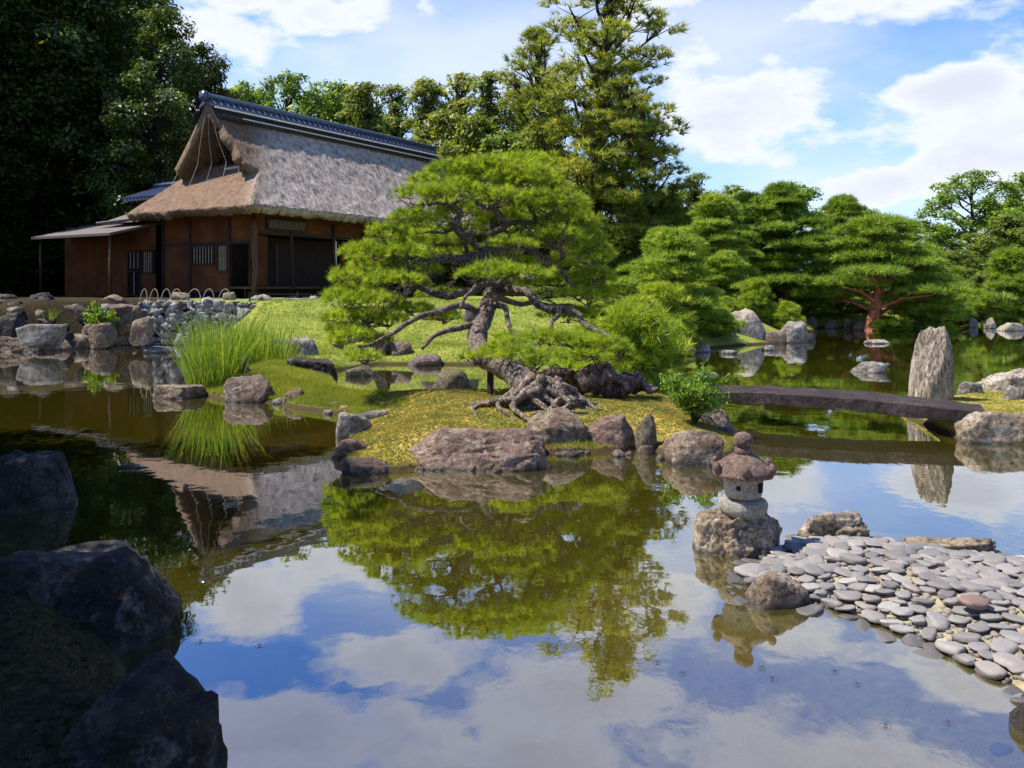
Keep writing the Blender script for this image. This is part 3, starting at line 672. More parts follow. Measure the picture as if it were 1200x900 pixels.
# gable: dark back wall, boards, pole, ropes
gb = MB(); gb.add([(ug+.55, vc-1.9, zb-.2), (ug+.55, vc+1.9, zb-.2), (ug+.55, vc, zr_-.5)], [(0,1,2)]); gb.build('gable_recess', M_dwood, house)
gr = MB()
for k in range(5):
    zz = zb+.3+k*.45; hw = (zr_-.45-zz)/(zr_-ze)*Vd/2*1.0
    if hw > .1: gr.tube([(ug+.4, vc-hw, zz), (ug+.4, vc+hw, zz)], .03, 6)
for k in range(-3, 4): gr.tube([(ug+.38, vc+k*.45, zb-.1), (ug+.38, vc+k*.05, zr_-.6)], .025, 6)
gr.build('gable_lattice', M_wood, house)
MB().tube([(uv_+.75, vc-1.75, zb+.18), (uv_+.72, vc-.2, zb+.10)], .06, 8).build('gable_pole', simple('weathered_pole', (.5, .47, .42), .8), house)
bgb = MB()
for sgn in (-1, 1):   # reddish thatch verge boards under the overhang
    for q in range(2):
        o0 = .42+.1*q
        bgb.add([(uv_+.15+.5*q, vc, zr_-o0-.12), (uv_+.65+.5*q, vc, zr_-o0-.12), (uv_+.65+.5*q, vc+sgn*2.05, zb+.22-o0), (uv_+.15+.5*q, vc+sgn*2.05, zb+.22-o0)], [(0,1,2,3)])
bgb.build('gable_soffit', simple('reddish_soffit_reed', (.33, .17, .09), .85, .3, 9, .5, .2, (1, 1, 1)), house)
rope = simple('pale_rope', (.35, .3, .24), .8)
for k, (v0, v1) in enumerate([(-1.7, -2.0), (-.9, -1.1), (0, -.1), (.8, .9), (1.7, 2.1)]):
    MB().tube([(uv_-.02, vc+v0*.06, zr_-.1), (uv_+.0, vc+v1*.5, zb+1.2), (uv_+.1-.6*0, vc+v1*.86, zb+.25), (.78, vc+v1, zb-.75)], .011, 5).build('rope', rope, house)
# body
wi = 1.25                                         # wall inset from the eave
body = MB(); body.box((wi+.02, 2.9, .0), (U-wi, Vd-1.0, ze+.6)); body.build('interior_shade_block', M_black, house)  # solid block, the unlit room is painted by its black colour
def panel(name, u0, u1, z0, z1, mtl, off=0, th=.06, side=0, **k):
    mb_ = MB()
    if side == 0: mb_.box((u0, wi+off, z0), (u1, wi+off+th, z1))
    else: mb_.box((wi+off, u0, z0), (wi+off+th, u1, z1))
    return mb_.build(name, mtl, house, **k)
# facade (long side, faces right-front): frieze of orange plaster, dark openings
panel('frieze_wall', wi, U-wi, 2.62, ze+.35, M_wall)
panel('lintel', wi-.03, U-wi, 2.50, 2.615, M_dwood, -.03, .12)
panel('wall', wi+.1, wi+1.0, .5, 2.495, M_wall, .35)
panel('back_wall', wi+.1, U-wi-.1, .4, 2.495, M_dwood, 1.5)
panel('wall', wi+6.1, wi+7.3, .5, 2.495, M_wall, 1.3)
panel('shoji_screen', wi+1.5, wi+2.4, .6, 2.2, simple('dim_sliding_door', (.10, .095, .085), .9, .1, 3, 0), 1.3)
panel('veranda', wi-.05, U-wi, .38, .47, M_wood, -.1, 1.4)
panel('base_board', wi, U-wi, .05, .375, M_dwood, .5)
panel('white_post', wi+4.35, wi+4.5, .95, 2.42, simple('white_painted_post', (.62, .58, .52), .7), -.02, .1)
for u in (wi, wi+1.9, wi+4.3, wi+6.2, wi+8.8, wi+11.4, U-wi):
    rr = .12 if u in (wi,) else .08
    pts = [(u+.02*math.sin(k), wi-.04+.02*math.cos(k*2), .08+k*.6) for k in range(6)]
    MB().tube(pts, rr*1.0, 10).build('post', M_wood if u < 3 else M_dwood, house, smooth=True)
    MB().lathe([(.02, -.15), (.26, -.12), (.24, .06), (.15, .1), (.02, .1)], 10, (u, wi-.04, 0)).build('post_stone', RM['tan'], house)
tp = MB(); tp.box((wi+.55, wi-.12, 2.68), (wi+2.6, wi-.05, 3.16)); tq = tp.build('transom_frame', M_dwood, house)
tb_ = MB()
for k in range(14): tb_.box((wi+.68+k*.135, wi-.16, 2.76), (wi+.72+k*.135, wi-.12, 3.08))
for k in range(3): tb_.box((wi+.64, wi-.155, 2.80+k*.11), (wi+2.5, wi-.13, 2.825+k*.11))
tb_.build('transom_bars', simple('faded_carved_wood', (.16, .12, .09), .8), tq)
# left (gable) side: plaster with openings
VW = Vd-.6
segs = [(wi, 2.0, 'open'), (2.0, 2.15, 'post'), (2.15, 3.1, 'tallwin'), (3.1, 4.35, 'win'), (4.35, 4.45, 'post'), (4.45, VW, 'low')]
panel('upper_wall', wi, VW, 2.25, ze+.3, M_wall, 0, .06, 1)
panel('sill_beam', wi, VW, 2.14, 2.245, M_dwood, -.03, .1, 1)
panel('back_wall', wi+.1, 2.6, .4, 2.135, M_dwood, 1.2, .06, 1)
def lattice(name, v0, v1, z0, z1, nb_, side=1, off=0):
    fr_ = MB()
    def bx(a0_, a1_, c0_, c1_, t0, t1):
        if side: fr_.box((wi+off+t0, a0_, c0_), (wi+off+t1, a1_, c1_))
        else: fr_.box((a0_, wi+off+t0, c0_), (a1_, wi+off+t1, c1_))
    bx(v0, v1, z0, z0+.05, -.05, .05); bx(v0, v1, z1-.05, z1, -.05, .05); bx(v0, v0+.05, z0+.05, z1-.05, -.05, .05); bx(v1-.05, v1, z0+.05, z1-.05, -.05, .05)
    w_ = fr_.build(name, M_dwood, house)
    b_ = MB()
    for k in range(nb_):
        a_ = v0+.08+(v1-v0-.16)*(k+.5)/nb_
        if side: b_.box((wi+off-.03, a_-.018, z0+.05), (wi+off, a_+.018, z1-.05))
        else: b_.box((a_-.018, wi+off-.03, z0+.05), (a_+.018, wi+off, z1-.05))
    b_.build('bars', simple('pale_bamboo_bar', (.30, .24, .17), .7), w_)
    g_ = MB()
    if side: g_.box((wi+off+.02, v0+.05, z0+.05), (wi+off+.04, v1-.05, z1-.05))
    else: g_.box((v0+.05, wi+off+.02, z0+.05), (v1-.05, wi+off+.04, z1-.05))
    g_.build('opening_shade_panel', M_black, w_); return w_  # black panel paints the shade behind the bars
panel('side_wall', 2.7, VW, .25, 1.05, M_wall, 0, .06, 1)
lattice('lattice_window', 2.72, 3.35, .75+.3, 2.13, 5)
panel('side_wall', 3.36, 3.5, 1.055, 2.135, M_wall, 0, .06, 1)
lattice('lattice_window', 3.5, 4.9, 1.35, 2.13, 7)
panel('side_wall', 3.51, 4.9, 1.055, 1.345, M_wall, 0, .06, 1)
panel('side_wall', 4.91, VW, 1.055, 2.135, M_wall, 0, .06, 1)
for v_ in (2.62, 5.0, VW):
    MB().box((wi-.07, v_-.06, .02), (wi+.07, v_+.06, ze)).build('post', M_dwood, house)
# annex beyond the left end
ax0, ax1 = Vd-.5, Vd+6.0
an = empty('annex', (0, 0, 0)); an.parent = house
C.objects.unlink(an); bpy.data.objects.remove(an)
annex = MB(); annex.box((.9, ax0, .05), (.96, ax0+.9, 1.0)); annex.box((.9, ax0, 2.0), (.96, ax1, 3.0)); annex.box((.9, ax0+1.9, .05), (.96, ax1, 2.0)); annex.box((.96, ax1-.06, .05), (4.2, ax1, 3.2))
annex.build('annex_wall', M_wall, house)
MB().box((1.5, ax0, .02), (1.56, ax1-.1, 3.3)).build('annex_back', M_dwood, house)
wi_s = wi; wi = .92
lattice('annex_window', ax0+.12, ax0+.85, 1.02, 1.98, 4); lattice('annex_window', ax0+.95, ax0+1.85, 1.2, 1.98, 3)
lattice('annex_door', ax0+.95, ax0+1.85, .1, 1.15, 1)
wi = wi_s
lt = MB(); lt.add([(-.9, ax0+.35, 2.62), (-.9, ax1-.5, 2.62), (2.6, ax1-.3, 3.5), (2.6, ax0+.35, 3.5), (-.9, ax0+.35, 2.52), (-.9, ax1-.5, 2.52), (2.6, ax1-.3, 3.4), (2.6, ax0+.35, 3.4)],
       [(0,3,2,1),(4,5,6,7),(0,1,5,4),(0,4,7,3),(1,2,6,5)])
lt.build('annex_eave_roof', M_barkroof, house)
MB().tube([(-.65, ax0+.7, 0), (-.63, ax0+.72, 1.2), (-.65, ax0+.7, 2.58)], .06, 8).build('annex_post', M_wood, house, smooth=True)
MB().tube([(-.65, ax1-.8, 0), (-.65, ax1-.8, 2.58)], .05, 8).build('annex_post', M_dwood, house, smooth=True)
def tiled(name, u0, u1, v0, v1, z0, z1):
    mb_ = MB(); mb_.add([(u0, v0, z0), (u0, v1, z0), (u1, v1, z1), (u1, v0, z1), (u0, v0, z0-.1), (u0, v1, z0-.1), (u1, v1, z1-.1), (u1, v0, z1-.1)], [(0,3,2,1),(4,5,6,7),(0,1,5,4),(0,4,7,3),(1,2,6,5),(2,3,7,6)])
    n = int((v1-v0)/.26)
    for i in range(n+1):
        v_ = v0+(v1-v0)*i/n; mb_.tube([(u0-.04, v_, z0+.03), (u1, v_, z1+.03)], .05, 6)
    mb_.tube([(u1, v0-.05, z1+.12), (u1, v1+.1, z1+.12)], .13, 8)
    return mb_.build(name, M_tile, house)
MB().box((2.0, Vd-1.2, 2.9), (5.2, Vd+2.2, 4.25)).build('annex_upper_wall', M_wall, house)
tiled('annex_tile_roof', 1.5, 3.2, Vd-1.6, Vd+2.6, 4.3, 4.95)
MB().box((4.4, Vd-1.2, 4.3), (6.4, Vd+.9, 5.2)).build('annex_upper_wall', M_dwood, house)
tiled('annex_tile_roof', 4.0, 5.4, Vd-2.0, Vd+1.4, 5.1, 5.75)
pc = MB(); pc.add([(.6, Vd-.9, 3.3), (.6, Vd+2.9, 3.2), (1.9, Vd+2.6, 3.75), (1.9, Vd-.9, 3.85)], [(0,1,2,3)]); pc.tube([(.55, Vd-1.0, 3.35), (.55, Vd+3.0, 3.22)], .05, 6); pc.build('annex_shingle_roof', M_barkroof, house)

# hoops on the wall top
hm_ = simple('split_bamboo', (.42, .33, .22), .6)
def hoop(px, w_, i):
    p = PD(px, 352, 29.3); h0 = empty('bamboo_hoop', (p.x, p.y, 1.52)); w2 = w_*29.3/FP/2
    bpy.data.objects.remove(h0)
    pts = [(math.cos(a_)*w2*-1, .1*math.sin(a_), max(0, math.sin(a_))*.42-.04) for a_ in np.linspace(0, math.pi, 13)]
    MB().tube(pts, .014, 6).build('bamboo_hoop', hm_, loc=(p.x, p.y, 1.5), label='thin bent bamboo hoop in the row along the top of the rubble wall', cat='bamboo hoop', group='bamboo hoops on the rubble wall')
for i, (px, ww) in enumerate([(168, 8), (180, 10), (194, 11), (206, 13), (227, 16), (244, 13), (263, 14)]): hoop(px, ww, i)
lf = empty('rope_fence', PD(322, 358, 29.2), label='low dark post and rope fence at the top of the lawn by the house', cat='fence')
lf.location.z = 1.42
for px in (293, 349, 400, 440):
    p = PD(px, 358, 29.2+(px-293)*.02)-lf.location; p.z = 0
    MB().tube([p-Vector((0, 0, .15)), p+Vector((0, 0, .36))], .035, 8).build('post', M_dwood, lf)
for zz in (.12, .3):
    p = PD(293, 358, 29.2)-lf.location; q = PD(440, 358, 32.1)-lf.location; p.z = q.z = zz
    MB().tube([p, (p+q)/2+Vector((0, 0, -.04)), q], .012, 6).build('rope', M_dwood, lf)
for px, py, ww, hh_, yy, lb in [(212, 352, 24, 8, 30.3, 'pale stepping stone left of the front house post'), (268, 352, 16, 8, 30.5, 'tan stepping stone under the facade beside the path'), (305, 353, 26, 5, 30.4, 'flat tan stone block at the foot of the corner post'), (368, 354, 34, 5, 32.5, 'long flat tan step stone before the veranda')]:
    rock(px, py, ww, hh_+2, 'tan', lb, zb=1.48, Y=yy, dep=.6, flat=.4, name='step_stone', cat='step stone', seed=500+px)

# ---------------------------------------------------------------- bridge
def bridge(name, A, B, w_, th, arch, mtl, **k):
    A, B = Vector(A), Vector(B); d_ = B-A; n = 60; nrm_ = Vector((-d_.y, d_.x, 0)).normalized(); V_ = []; F_ = []
    prof_ = [(-.5, 0), (-.5, -.9), (-.44, -1), (0, -1), (.44, -1), (.5, -.9), (.5, 0), (.47, .06), (.25, .09), (0, .1), (-.25, .09), (-.47, .06)]; K = len(prof_)
    for i in range(n+1):
        t_ = i/n; c_ = A+d_*t_+Vector((0, 0, arch*4*t_*(1-t_)))
        for a_, b_ in prof_:
            q = c_+nrm_*a_*w_+Vector((0, 0, b_*th+.01)); e = .012*fbm(q*4, 3)
            V_.append(q+Vector((e, e, e))-A)
    for i in range(n):
        for j in range(K): F_.append((i*K+j, (i+1)*K+j, (i+1)*K+(j+1) % K, i*K+(j+1) % K))
    F_ += [tuple(range(K)), tuple(n*K+j for j in range(K))[::-1]]
    me_ = bpy.data.meshes.new(name); me_.from_pydata([tuple(v_) for v_ in V_], [], F_); me_.update()
    return link(name, me_, mtl, loc=A, smooth=False, **k)
M_br = rock_mat('bridge_stone', (.014, .009, .008), (.042, .026, .022), (.13, .095, .085), .3, 3, wet=False)
bridge('stone_bridge', (2.75, 12.75, .39), (6.15, 11.15, .31), .95, .165, .07, M_br, label='long gently arched dark purple stone slab bridge', cat='bridge')
pb = bridge('plank_bridge', (22.2, 45.2, .5), (25.6, 44.6, .5), 1.2, .16, .02, M_dwood, label='small flat plank bridge at the far right end of the pond', cat='bridge')

# ---------------------------------------------------------------- lantern
M_g = rock_mat('pale_granite', (.30, .26, .2), (.50, .45, .37), (.66, .63, .57), .7, 14, wet=False)
M_rg = rock_mat('red_lichened_granite', (.11, .065, .05), (.27, .165, .125), (.50, .42, .34), .4, 12, wet=False)
lz = CH-((593)-HZ)*6.35/FP + .0
lan = empty('stone_lantern', (lr.location.x+.03, lr.location.y, lz), label='small granite lantern with wide reddish roof on a rock in the pond', cat='stone lantern')
lan.scale = (.95, .95, .97)
S = .0062
def wob(sd, am): 
    return lambda a_, r, z_: 1+am*mnoise.noise(Vector((math.cos(a_)*1.3+sd, math.sin(a_)*1.3, z_*9)))
def noisy(o, am, fr):
    for v_ in o.data.vertices:
        n_ = fbm(v_.co*fr, 3); v_.co = v_.co+v_.co.normalized()*am*n_
mb = MB(); mb.lathe([(.02,-.06),(.12,-.05),(.145,-.03),(.172,-.005),(.185,.03),(.186,.055),(.174,.082),(.15,.096),(.06,.1),(.02,.1)], 48, fn=wob(1, .05)); q = mb.build('platform', M_g, lan, smooth=True); noisy(q, .006, 9)
fb = MB(); fb.lathe([(.02,.095),(.120,.098),(.136,.12),(.148,.165),(.150,.22),(.144,.27),(.138,.30),(.05,.303),(.02,.303)], 48, fn=wob(4, .04)); q = fb.build('fire_box', M_g, lan, smooth=True); noisy(q, .005, 9)
for an_, w1_, h1_ in ((R(-48), .042, .06), (R(-118), .026, .026), (R(60), .035, .05), (R(150), .03, .03)):
    M_ = Matrix.Rotation(an_, 4, 'Z') @ Matrix.Translation((.141, 0, .195))
    wdw = MB(); wdw.box((-.02, -w1_*.6, -h1_*.6), (.013, w1_*.6, h1_*.6), M_); wdw.build('window_shade_block', M_black, q)  # black block paints the shade inside the lantern hole
def hexr(a_, r, z_):
    k = abs(((a_-.35) % (math.pi/3))-math.pi/6)/(math.pi/6); return (1+.07*(k**2)*min(1, r/.1))*(1+.03*mnoise.noise(Vector((a_, z_*8, 0))))
rf = MB(); rf.lathe([(.02,.282),(.10,.283),(.19,.272),(.222,.268),(.228,.286),(.214,.314),(.182,.35),(.14,.388),(.095,.418),(.06,.432),(.02,.434)], 72, fn=hexr); q = rf.build('roof', M_rg, lan, smooth=True); noisy(q, .006, 8)
for k in range(6):
    a_ = .35+k*math.pi/3; c_, s_ = math.cos(a_), math.sin(a_)
    pts = [(.165*c_, .165*s_, .345), (.20*c_, .20*s_, .325), (.228*c_, .228*s_, .325), (.236*c_, .236*s_, .352), (.215*c_, .215*s_, .362)]
    pp, rr = catmull(pts, [.02, .028, .034, .03, .02], 4)
    MB().tube(pp, rr, 10).build('roof_curl', M_rg, q, smooth=True)
fn_ = MB(); fn_.lathe([(.02,.42),(.062,.422),(.07,.445),(.066,.47),(.05,.482),(.062,.49),(.074,.515),(.073,.545),(.055,.575),(.028,.588),(.004,.59)], 32, fn=wob(7, .06)); q = fn_.build('finial', M_rg, lan, smooth=True)

# ---------------------------------------------------------------- beach cobbles
def cob_mat(name, c1, c2):
    m, t, b, o = mat(name); oi = nn(t, 'ShaderNodeObjectInfo'); v = objco(t); n = tnoise(t, v, 9, 5, .6)
    c = mixc(t, oi.outputs['Random'], c1, c2); c = mixc(t, mr(tnoise(t, worldpos(t), 2.5, 3), .4, .6, 0, .22, t), c, (.22, .19, .16)); c = mixc(t, mr(n, .35, .7, .3, 0, t), c, (.12, .10, .08))
    g_ = nn(t, 'ShaderNodeNewGeometry'); s_ = nn(t, 'ShaderNodeSeparateXYZ'); t.links.new(g_.outputs['Position'], s_.inputs[0])
    wt = mr(s_.outputs[2], .012, .04, .75, 0, t); c = mixc(t, wt, c, (.04, .035, .03))
    t.links.new(c, b.inputs['Base Color']); b.inputs['Roughness'].default_value = .7; bump(t, n, b, .25, .01); return m
MC = [cob_mat('blue_grey_cobble', (.12, .114, .112), (.26, .245, .23)), cob_mat('warm_cobble', (.20, .17, .145), (.29, .255, .23)), cob_mat('pale_cobble', (.26, .25, .235), (.34, .32, .28)), cob_mat('rusty_cobble', (.15, .075, .065), (.18, .09, .075))]
cobs = []
for i in range(10):
    me_ = rock_mesh('cobble', 700+i, (1, (.62, .78, .9, .7, .66)[i % 5], .15), 3, 9, .08, flat=.3, sharp=(.6, .9, .75)[i % 3])
    cobs.append(me_)
rng = random.Random(11); pts = []; tries = 0
bp = beach
def inb(x_, y_): 
    return float(sdist(np.array([[x_, y_]]), bp)[0])
Qc = np.array([(rng.uniform(1.3, 4.6), rng.uniform(3.3, 6.8)) for _ in range(26000)]); dd = sdist(Qc, bp); zc = terrain(Qc)[0]
for (x_, y_), d_, z_ in zip(Qc, dd, zc):
    if d_ < -.10 or x_/y_ > .66: continue
    thin = (y_ < 4.9 and d_ < .42)
    if thin and rng.random() < .80: continue
    sz_ = rng.triangular(.075, .19, .115) if not thin else rng.uniform(.10, .17)
    if any((x_-a_)**2+((y_-b_)*1.12)**2 < (.36*(sz_+s_))**2 for a_, b_, s_, _ in pts): continue
    if abs(x_-1.62) < .2 and abs(y_-5.25) < .2: continue
    pts.append((x_, y_, sz_, z_))
used_m = {}
pts.sort(key=lambda q: q[1]); rest = pts[295:]; pts = pts[:295]; print('cobbles', len(pts), len(rest))
V_ = []; F_ = []
for i, (x_, y_, s_, z_) in enumerate(rest):
    b0 = len(V_); an_ = rng.uniform(0, 6.28); ca, sa = math.cos(an_)*s_*1.12, math.sin(an_)*s_*1.12; src = cobs[i % 10]
    for v_ in src.vertices: V_.append((x_+v_.co.x*ca-v_.co.y*sa, y_+v_.co.x*sa+v_.co.y*ca, max(z_, -.03)+.018+v_.co.z*s_*1.1))
    F_ += [[b0+q for q in p_.vertices] for p_ in src.polygons]
if rest: link('cobbles', np_mesh('cobbles', V_, F_), MC[0], smooth=True, label='farthest grey cobbles at the back of the cobble beach', cat='cobbles', kind='stuff')
for i, (x_, y_, s_, z_) in enumerate(pts):
    mi = rng.choices([0, 1, 2], [.70, .19, .11])[0]; k = rng.randrange(10)
    if (k, mi) not in used_m:
        me_ = cobs[k].copy(); me_.name = 'cobble'; me_.materials.append(MC[mi]); used_m[(k, mi)] = me_
    o = bpy.data.objects.new('cobble', used_m[(k, mi)]); C.objects.link(o)
    o.location = (x_, y_, max(z_, -.03)+.018); k_ = rng.uniform(.85, 1.15); o.scale = (s_*1.15*k_, s_*1.15/k_, s_*rng.uniform(.65, 1.05)); o.rotation_euler = (rng.uniform(-.16, .16), rng.uniform(-.16, .16), rng.uniform(0, 6.28))
    tag(o, ('flat blue-grey cobble in the cobble beach beside the stone lantern', 'flat warm brownish cobble in the cobble beach beside the stone lantern', 'flat pale cobble in the cobble beach beside the stone lantern')[mi], 'cobble', 'cobbles on the beach')
me_ = cobs[3].copy(); me_.materials.append(MC[3]); o = bpy.data.objects.new('cobble', me_); C.objects.link(o); p = P(1142, 709, .15); o.location = (p.x, p.y, .17); o.scale = (.165, .2, .13); o.rotation_euler = (.1, 0, .5)
tag(o, 'square rusty-red cobble, the only red one on the beach', 'cobble', 'cobbles on the beach')
# sunken stones
me_ = None
V_ = []; F_ = []
for i in range(90):
    x_, y_ = rng.uniform(1.0, 2.4), rng.uniform(3.6, 6.3); d_ = inb(x_, y_)
    if d_ > -.05 or d_ < -.38: continue
    z_ = tz(x_, y_); s_ = rng.uniform(.08, .16); b0 = len(V_); ca, sa = math.cos(i), math.sin(i)
    src = cobs[i % 10]
    for v_ in src.vertices: V_.append((x_+(v_.co.x*ca-v_.co.y*sa)*s_, y_+(v_.co.x*sa+v_.co.y*ca)*s_, z_+v_.co.z*s_+.005))
    F_ += [[b0+q for q in p_.vertices] for p_ in src.polygons]
link('sunken_pebbles', np_mesh('sunken_pebbles', V_, F_), MC[2], smooth=True, label='pale pebbles lying under the shallow water beside the cobble beach', cat='pebbles', kind='stuff')
# packed fine gravel between cobbles
V_ = []; F_ = []
Qg = np.array([(rng.uniform(1.3, 4.6), rng.uniform(3.0, 6.8)) for _ in range(9000)]); dg = sdist(Qg, bp); zg = terrain(Qg)[0]
ob = bmesh.new(); bmesh.ops.create_icosphere(ob, subdivisions=1, radius=1); ov = [v_.co.copy() for v_ in ob.verts]; of = [[v_.index for v_ in f_.verts] for f_ in ob.faces]; ob.free()
for (x_, y_), d_, z_ in zip(Qg, dg, zg):
    if d_ < -.05: continue
    s_ = rng.uniform(.008, .03); b0 = len(V_)
    for v_ in ov: V_.append((x_+v_.x*s_*rng.uniform(.9, 1.4), y_+v_.y*s_, z_+v_.z*s_*.6))
    F_ += [[b0+q for q in f_] for f_ in of]
link('gravel', np_mesh('gravel', V_, F_), MC[1], smooth=True, label='fine brownish gravel filling the gaps between the beach cobbles', cat='gravel', kind='stuff')

# ---------------------------------------------------------------- foliage tools
NR = np.random.RandomState(3)
def needle_tuft(n, Ln, wd, cone, seed):
    rs = np.random.RandomState(seed); V_ = []; F_ = []
    for i in range(n):
        ph = rs.uniform(0, 2*np.pi); th = cone*math.sqrt(rs.uniform(0, 1)); d_ = np.array([math.sin(th)*math.cos(ph), math.sin(th)*math.sin(ph), math.cos(th)])
        l = Ln*rs.uniform(.7, 1.1); sd = np.cross(d_, rs.normal(size=3)); sd /= np.linalg.norm(sd)+1e-9
        o0 = np.array([0, 0, rs.uniform(-.35, .1)*Ln]); b0 = len(V_)
        V_ += [o0-sd*wd/2, o0+sd*wd/2, o0+d_*l]; F_.append((b0, b0+1, b0+2))
    return np.array(V_), np.array(F_)
def leaf_clump(n, size, spread, seed, asp=.55, flat=.6):
    rs = np.random.RandomState(seed); V_ = []; F_ = []
    for i in range(n):
        c_ = rs.normal(size=3); c_ *= spread*rs.uniform(.3, 1)/np.linalg.norm(c_); c_[2] *= flat
        a_ = rs.normal(size=3); a_ /= np.linalg.norm(a_); nr = np.array([rs.normal()*.6, rs.normal()*.6, 1]); b_ = np.cross(nr, a_); b_ /= np.linalg.norm(b_)+1e-9; a_ = np.cross(b_, nr); a_ /= np.linalg.norm(a_)+1e-9
        s_ = size*rs.uniform(.6, 1.2); b0 = len(V_)
        V_ += [c_-a_*s_*.5, c_-b_*s_*asp*.5, c_+a_*s_*.5, c_+b_*s_*asp*.5]; F_.append((b0, b0+1, b0+2, b0+3))
    return np.array(V_), np.array(F_)
def scatter(tmps, pos, dirs, scale, seed=0):
    rs = np.random.RandomState(seed); pos = np.asarray(pos); dirs = np.asarray(dirs); scale = np.asarray(scale); n = len(pos)
    dirs = dirs/np.linalg.norm(dirs, axis=1)[:, None]
    rv = rs.normal(size=(n, 3)); ax = np.cross(dirs, rv); ax /= np.linalg.norm(ax, axis=1)[:, None]; ay = np.cross(dirs, ax)
    which = rs.randint(0, len(tmps), n); tn = rs.uniform(0, 1, n); VO = []; FO = []; TO = []; base = 0
    for k, (tv0, tf0) in enumerate(tmps):
        I = np.where(which == k)[0]
        if not len(I): continue
        W_ = (ax[I][:, None, :]*tv0[None, :, 0:1]+ay[I][:, None, :]*tv0[None, :, 1:2]+dirs[I][:, None, :]*tv0[None, :, 2:3])*scale[I][:, None, None]+pos[I][:, None, :]
        VO.append(W_.reshape(-1, 3)); nv = len(tv0)
        FO.append((tf0[None]+(np.arange(len(I))*nv)[:, None, None]+base).reshape(-1, tf0.shape[1])); base += nv*len(I)
        TO.append(np.repeat(tn[I], nv)+rs.uniform(-.12, .12, nv*len(I)))
    return np.concatenate(VO), np.concatenate(FO), np.concatenate(TO)
def pad_points(c, rr, dens, rs, under=.12, bumpy=.18):
    """tuft positions over a cloud-shaped pad"""
    rx, ry, rz = rr; area = math.pi*rx*ry*2.0; n = max(12, int(area*dens)); d_ = rs.normal(size=(n*3, 3)); d_ /= np.linalg.norm(d_, axis=1)[:, None]
    d_ = d_[d_[:, 2] > -under*2.2][:n]
    ph = rs.uniform(0, 6.28, 6); bmp_ = 1+bumpy*(np.sin(d_[:, 0]*5+ph[0])*np.sin(d_[:, 1]*5+ph[1])+.6*np.sin(d_[:, 0]*9+ph[2]+d_[:, 1]*7))
    k = np.where(rs.uniform(size=len(d_)) < .75, rs.uniform(.86, 1.0, len(d_)), rs.uniform(.45, .86, len(d_)))*bmp_
    pos = np.array(c)+d_*np.array([rx, ry, rz])*k[:, None]
    dr_ = d_*np.array([1, 1, .6])+np.array([0, 0, .75]); return pos, dr_

